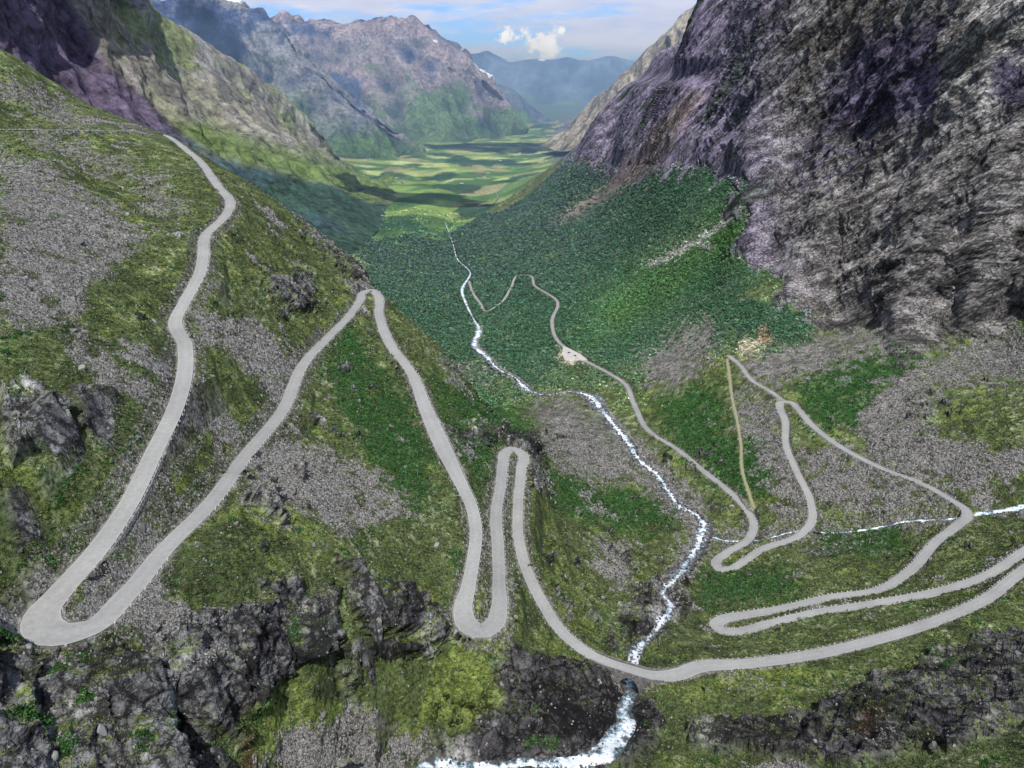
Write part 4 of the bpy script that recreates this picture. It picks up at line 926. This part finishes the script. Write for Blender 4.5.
# ------------------------------------------------------------------ lay-by with parked cars, farm buildings on the valley floor
LB = np.array([at_z(u, v, z) for u, v, z in [(563,347,-386),(567,348,-384.5),(575,352,-382.5),(582,356,-381),(587,360,-379.5),(582,361.5,-381),(572,362.5,-382),(565,361,-383),(562,355,-384.5)]])
cen = LB.mean(0); lift = np.array([0, 0, 1.2])
m, nt, b = new_mat('pale gravel'); pos = nd(nt, 'ShaderNodeNewGeometry').outputs['Position']; rp = nd(nt, 'ShaderNodeValToRGB'); rp.color_ramp.elements[0].color = (.3,.28,.27,1); rp.color_ramp.elements[1].color = (.6,.57,.55,1); nt.links.new(noise_node(nt, .4, 6, .7, pos), rp.inputs[0]); nt.links.new(rp.outputs[0], b.inputs['Base Color'])
outer = LB + lift; skirt = LB - np.array([0, 0, 4.0]); nb = len(LB); cv_ = np.concatenate([[cen + lift], outer, skirt])
fs = [[0, 1 + k_, 1 + (k_ + 1) % nb, 1 + (k_ + 1) % nb] for k_ in range(nb)]
tri = np.array([[0, 1 + k_, 1 + (k_ + 1) % nb] for k_ in range(nb)] + [[1 + k_, 1 + nb + k_, 1 + nb + (k_ + 1) % nb] for k_ in range(nb)] + [[1 + k_, 1 + nb + (k_ + 1) % nb, 1 + (k_ + 1) % nb] for k_ in range(nb)])
mesh_np('gravel_lay_by', cv_, tri, m, smooth=False, kind='structure', label='pale gravel lay-by beside the road in the wood')
def flat_mat(name, colr, rough=.5, spec=.3):
    m, nt, b = new_mat(name); pos = nd(nt, 'ShaderNodeNewGeometry').outputs['Position']; mul = nd(nt, 'ShaderNodeVectorMath', operation='SCALE'); mul.inputs[0].default_value = colr
    nt.links.new(mathn(nt, 'ADD', .8, mathn(nt, 'MULTIPLY', noise_node(nt, 1.5, 3, .6, pos), .4)), mul.inputs['Scale']); nt.links.new(mul.outputs[0], b.inputs['Base Color']); b.inputs['Roughness'].default_value = rough; b.inputs['Specular IOR Level'].default_value = spec; return m
M_glass, M_tyre = flat_mat('dark glass', (.03,.035,.04), .1, .5), flat_mat('tyre rubber', (.03,.03,.03))
def car(loc, rz, paint, label):
    t = empty('parked_car', loc, label, 'car', rz, 'cars parked on the gravel lay-by')
    prof = [(-2.1,.35),(-2.15,.8),(-1.9,1.0),(-1.5,1.05),(-1.0,1.5),(.5,1.52),(1.1,1.05),(2.0,.92),(2.2,.7),(2.15,.35)]
    vs = []; n_ = len(prof)
    for yy in (-.85, .85): vs += [(x, yy * (.82 if z > 1.2 else 1), z) for x, z in prof]
    me = bpy.data.meshes.new('body'); me.from_pydata(vs, [], [list(range(n_))[::-1], list(range(n_, 2 * n_))] + [[k_, (k_ + 1) % n_, n_ + (k_ + 1) % n_, n_ + k_] for k_ in range(n_)]); me.materials.append(paint)
    o = bpy.data.objects.new('body', me); C.objects.link(o); o.parent = t
    bm_boxes('windscreen', [((.86, 0, 1.29), (.27, 0, -.21), (0, .68, 0), (.012, 0, .016))], M_glass, t); bm_boxes('rear_window', [((-1.27, 0, 1.28), (.22, 0, .2), (0, .68, 0), (-.012, 0, .014))], M_glass, t)
    for sy in (-1, 1): bm_boxes('side_window', [((-.25, sy * .79, 1.27), (.65, 0, 0), (0, .02, 0), (0, -sy * .05, .17))], M_glass, t)
    for sx in (-1.35, 1.35):
        for sy in (-1, 1):
            a_, f_ = tube([(sx, sy * .70, .33), (sx, sy * .71, .33), (sx, sy * .9, .33), (sx, sy * .91, .33)], [.05, .33, .33, .05], 14); mesh_np('wheel', a_, f_, M_tyre, parent=t, smooth=False)
def lz(u, v):
    p = at_z(u, v, -382.5)
    return (float(p[0]), float(p[1]), 0)
paints = [flat_mat('dark blue paint', (.03,.035,.06)), flat_mat('black paint', (.02,.02,.02)), flat_mat('white paint', (.75,.75,.75))]
def plane_z(x, y):
    best = 1e9
    Aq = np.column_stack([LB[:, 0], LB[:, 1], np.ones(nb)]); co_, *_ = np.linalg.lstsq(Aq, LB[:, 2], rcond=None); return float(co_ @ [x, y, 1]) + 1.15
for (u, v), rz, pt, lab in [((569,353), .5, 0, 'dark blue car parked nearest the far end of the gravel lay-by'), ((575,357), 2.3, 1, 'black car parked in the middle of the gravel lay-by'), ((578.5,359), 2.0, 2, 'white car parked at the near end of the gravel lay-by')]:
    x, y, _z = lz(u, v); car((x, y, plane_z(x, y)), rz, paints[pt], lab)
M_fwall = [flat_mat('white boards', (.72,.7,.66), .8), flat_mat('red boards', (.3,.06,.04), .8)]; M_froof = flat_mat('slate roof', (.1,.1,.11), .8)
fl = [(543,145,0,'white'),(547,144.5,1,'red'),(540,146,0,'white'),(551,146,1,'red'),(484,177,0,'white'),(481,175,1,'red'),(488,172,0,'white'),(470,166,1,'red'),(500,160,0,'white'),(512,157,1,'red'),(520,152,0,'white'),(462,184,0,'white')]
for k_, (u, v, t_, nm) in enumerate(fl):
    p = at_z(u, v, float(np.interp(slope_of(v), [-.14, -.08], [-536, -572])));  z_ = ground(p[0], p[1])
    near_ = ['among the last fields before the dark spur', 'beside the pale fields in the middle of the valley'][int(v > 150)]
    t = empty('farmhouse', (float(p[0]), float(p[1]), z_ - .5), f'small {nm} farm building {near_}', 'farmhouse', float(rng.uniform(-.5, .5)), 'farm buildings on the valley floor')
    L2, W2, H2 = 10, 6, 6
    vs = [(sx * L2, sy * W2, z) for z in (0, H2) for sx, sy in ((-1,-1),(1,-1),(1,1),(-1,1))] + [(-L2, 0, H2 + 5), (L2, 0, H2 + 5)]
    me = bpy.data.meshes.new('walls'); me.from_pydata(vs, [], [(0,1,5,4),(2,3,7,6),(1,2,6,9,5),(3,0,4,8,7)]); me.materials.append(M_fwall[t_]); o = bpy.data.objects.new('walls', me); C.objects.link(o); o.parent = t
    bm_boxes('roof', [((0, -W2 / 2 - .4, H2 + 2.3), (L2 + .8, 0, 0), (0, W2 / 2 + .6, 2.9), (0, -.1, .2)), ((0, W2 / 2 + .4, H2 + 2.3), (L2 + .8, 0, 0), (0, W2 / 2 + .6, -2.9), (0, .1, .2))], M_froof, t, .1)

# ------------------------------------------------------------------ haze that fills the far valley
HAZE = True
if HAZE:
    m = bpy.data.materials.new('valley haze'); m.use_nodes = True; nt = m.node_tree; nt.nodes.clear()
    out = nd(nt, 'ShaderNodeOutputMaterial'); vs = nd(nt, 'ShaderNodeVolumeScatter'); vs.inputs['Color'].default_value = (.38,.62,1,1); vs.inputs['Density'].default_value = 1.0e-4; vs.inputs['Anisotropy'].default_value = .2
    va = nd(nt, 'ShaderNodeVolumeAbsorption'); va.inputs['Color'].default_value = (.2,.6,1,1); va.inputs['Density'].default_value = 3.5e-5
    ads = nd(nt, 'ShaderNodeAddShader'); nt.links.new(vs.outputs[0], ads.inputs[0]); nt.links.new(va.outputs[0], ads.inputs[1]); nt.links.new(ads.outputs[0], out.inputs['Volume'])
    x0, x1, y0, y1, z0, z1 = -7000, 7000, 2200, 21500, -700, 330
    hv = [(x, y, z) for z in (z0, z1) for x, y in ((x0, y0), (x1, y0), (x1, y1), (x0, y1))]
    hf = [(3,2,1,0),(4,5,6,7),(0,1,5,4),(1,2,6,5),(2,3,7,6),(3,0,4,7)]
    mesh_np('haze', hv, np.array(hf), m, kind='structure', label='thin blue haze filling the far valley', smooth=False)

# ------------------------------------------------------------------ camera, light, sky
cam = bpy.data.cameras.new('camera'); co = bpy.data.objects.new('camera', cam); C.objects.link(co)
cam.sensor_width = 36; cam.lens = F / 1024 * 36; cam.clip_start = .5; cam.clip_end = 200000
co.rotation_euler = (math.pi / 2 - P, 0, 0); bpy.context.scene.camera = co
SUN_EL, SUN_AZ = math.radians(54), math.radians(177)                # azimuth from +Y, clockwise
sd = Vector((math.sin(SUN_AZ) * math.cos(SUN_EL), math.cos(SUN_AZ) * math.cos(SUN_EL), math.sin(SUN_EL)))
sd_x, sd_y, sd_z = sd
M_cloud = flat_mat('shade_cloud', (.8,.8,.82), 1, 0)
import bmesh
for (x, y, z), (ax, ay, az) in [((-480, 3600, -520), (330, 170, 70)), ((-100, 6800, -560), (500, 420, 120))]:  # unseen clouds added above the frame to throw shade on the valley floor
    h_ = 1150 - z; t_ = h_ / sd_z; cxp = (x + sd_x * t_, y + sd_y * t_, 1150)
    bm = bmesh.new(); bmesh.ops.create_icosphere(bm, subdivisions=5, radius=1); co_ = np.array([v.co[:] for v in bm.verts])
    f_ = 1 + .45 * fbm(co_[:, 0] * 1.6 + x, co_[:, 1] * 1.6 + y, co_[:, 2] * 1.6, 4); co_ = co_ * f_[:, None] * [ax, ay, az]
    for v_, q in zip(bm.verts, co_): v_.co = q
    me = bpy.data.meshes.new('shade_cloud'); bm.to_mesh(me); bm.free(); me.materials.append(M_cloud); o = bpy.data.objects.new('shade_cloud', me); C.objects.link(o); o.location = cxp; tag(o, 'small white cumulus added out of view to shade the valley floor', kind='structure')

sun = bpy.data.lights.new('sun', 'SUN'); sun.energy = 5.0; sun.angle = math.radians(.6); sun.color = (1, .965, .92)
so = bpy.data.objects.new('sun', sun); C.objects.link(so); so.rotation_euler = (-sd).to_track_quat('-Z', 'Y').to_euler()
W = bpy.data.worlds.new('World'); bpy.context.scene.world = W; W.use_nodes = True; nt = W.node_tree
bg = nt.nodes['Background']; bg.inputs['Strength'].default_value = .15
sky = nd(nt, 'ShaderNodeTexSky', sky_type='NISHITA'); sky.sun_disc = False; sky.sun_elevation = SUN_EL; sky.sun_rotation = SUN_AZ; sky.altitude = 700; sky.dust_density = .1; sky.air_density = 1.0; sky.ozone_density = 2.5
tc = nd(nt, 'ShaderNodeTexCoord'); g = tc.outputs['Generated']
mp = nd(nt, 'ShaderNodeMapping'); mp.inputs['Scale'].default_value = (1, 1, 5.5); mp.inputs['Location'].default_value = (.37, 0, .2); nt.links.new(g, mp.inputs[0])
cn = noise_node(nt, 6.5, 9, .6, mp.outputs[0])
cr_ = nd(nt, 'ShaderNodeValToRGB'); cr_.color_ramp.elements[0].position = .43; cr_.color_ramp.elements[1].position = .55; nt.links.new(cn, cr_.inputs[0])
sx = nd(nt, 'ShaderNodeSeparateXYZ'); nt.links.new(g, sx.inputs[0])
lo = nd(nt, 'ShaderNodeMapRange'); nt.links.new(sx.outputs[2], lo.inputs[0]); lo.inputs[1].default_value = 0; lo.inputs[2].default_value = .4; lo.inputs[3].default_value = 0; lo.inputs[4].default_value = 1
tint = nd(nt, 'ShaderNodeMix', data_type='RGBA'); nt.links.new(lo.outputs[0], tint.inputs[0]); tint.inputs[6].default_value = (.30, .50, .95, 1); tint.inputs[7].default_value = (1, 1, 1, 1)
ts = nd(nt, 'ShaderNodeMix', data_type='RGBA', blend_type='MULTIPLY'); ts.inputs[0].default_value = 1; nt.links.new(sky.outputs[0], ts.inputs[6]); nt.links.new(tint.outputs[2], ts.inputs[7])
# one bright cumulus above the valley mouth
cd = Vector(((540 - 512) / F, CP + (384 - 41) / F * SP, -SP + (384 - 41) / F * CP)).normalized()
df = nd(nt, 'ShaderNodeVectorMath', operation='SUBTRACT'); nt.links.new(g, df.inputs[0]); df.inputs[1].default_value = cd
sc_ = nd(nt, 'ShaderNodeVectorMath', operation='MULTIPLY'); nt.links.new(df.outputs[0], sc_.inputs[0]); sc_.inputs[1].default_value = (.72, 1, 1.5)
ln = nd(nt, 'ShaderNodeVectorMath', operation='LENGTH'); nt.links.new(sc_.outputs[0], ln.inputs[0])
cn2 = noise_node(nt, 34, 8, .62, g)
cu_in = mathn(nt, 'SUBTRACT', mathn(nt, 'ADD', .024, mathn(nt, 'MULTIPLY', mathn(nt, 'SUBTRACT', cn2, .5), .13)), ln.outputs['Value'])
cu = nd(nt, 'ShaderNodeMath', operation='MULTIPLY', use_clamp=True); nt.links.new(cu_in, cu.inputs[0]); cu.inputs[1].default_value = 95
cs = nd(nt, 'ShaderNodeMix', data_type='RGBA'); nt.links.new(noise_node(nt, 9, 6, .6, mp.outputs[0]), cs.inputs[0]); cs.inputs[6].default_value = (3.0, 3.3, 4.7, 1); cs.inputs[7].default_value = (7.0, 6.7, 7.2, 1)
m1 = nd(nt, 'ShaderNodeMix', data_type='RGBA'); nt.links.new(mathn(nt, 'MULTIPLY', cr_.outputs[0], .85), m1.inputs[0]); nt.links.new(ts.outputs[2], m1.inputs[6]); nt.links.new(cs.outputs[2], m1.inputs[7])
ch = nd(nt, 'ShaderNodeMix', data_type='RGBA'); nt.links.new(cn2, ch.inputs[0]); ch.inputs[6].default_value = (4.6, 4.7, 5.2, 1); ch.inputs[7].default_value = (9.5, 9.3, 9.0, 1)
m2 = nd(nt, 'ShaderNodeMix', data_type='RGBA'); nt.links.new(cu.outputs[0], m2.inputs[0]); nt.links.new(m1.outputs[2], m2.inputs[6]); nt.links.new(ch.outputs[2], m2.inputs[7])
nt.links.new(m2.outputs[2], bg.inputs[0])
sc = bpy.context.scene
sc.view_settings.view_transform = 'Standard'; sc.view_settings.look = 'None'; sc.view_settings.exposure = 0
sc.cycles.use_denoising = True
sc.cycles.max_bounces = 4; sc.cycles.volume_bounces = 0
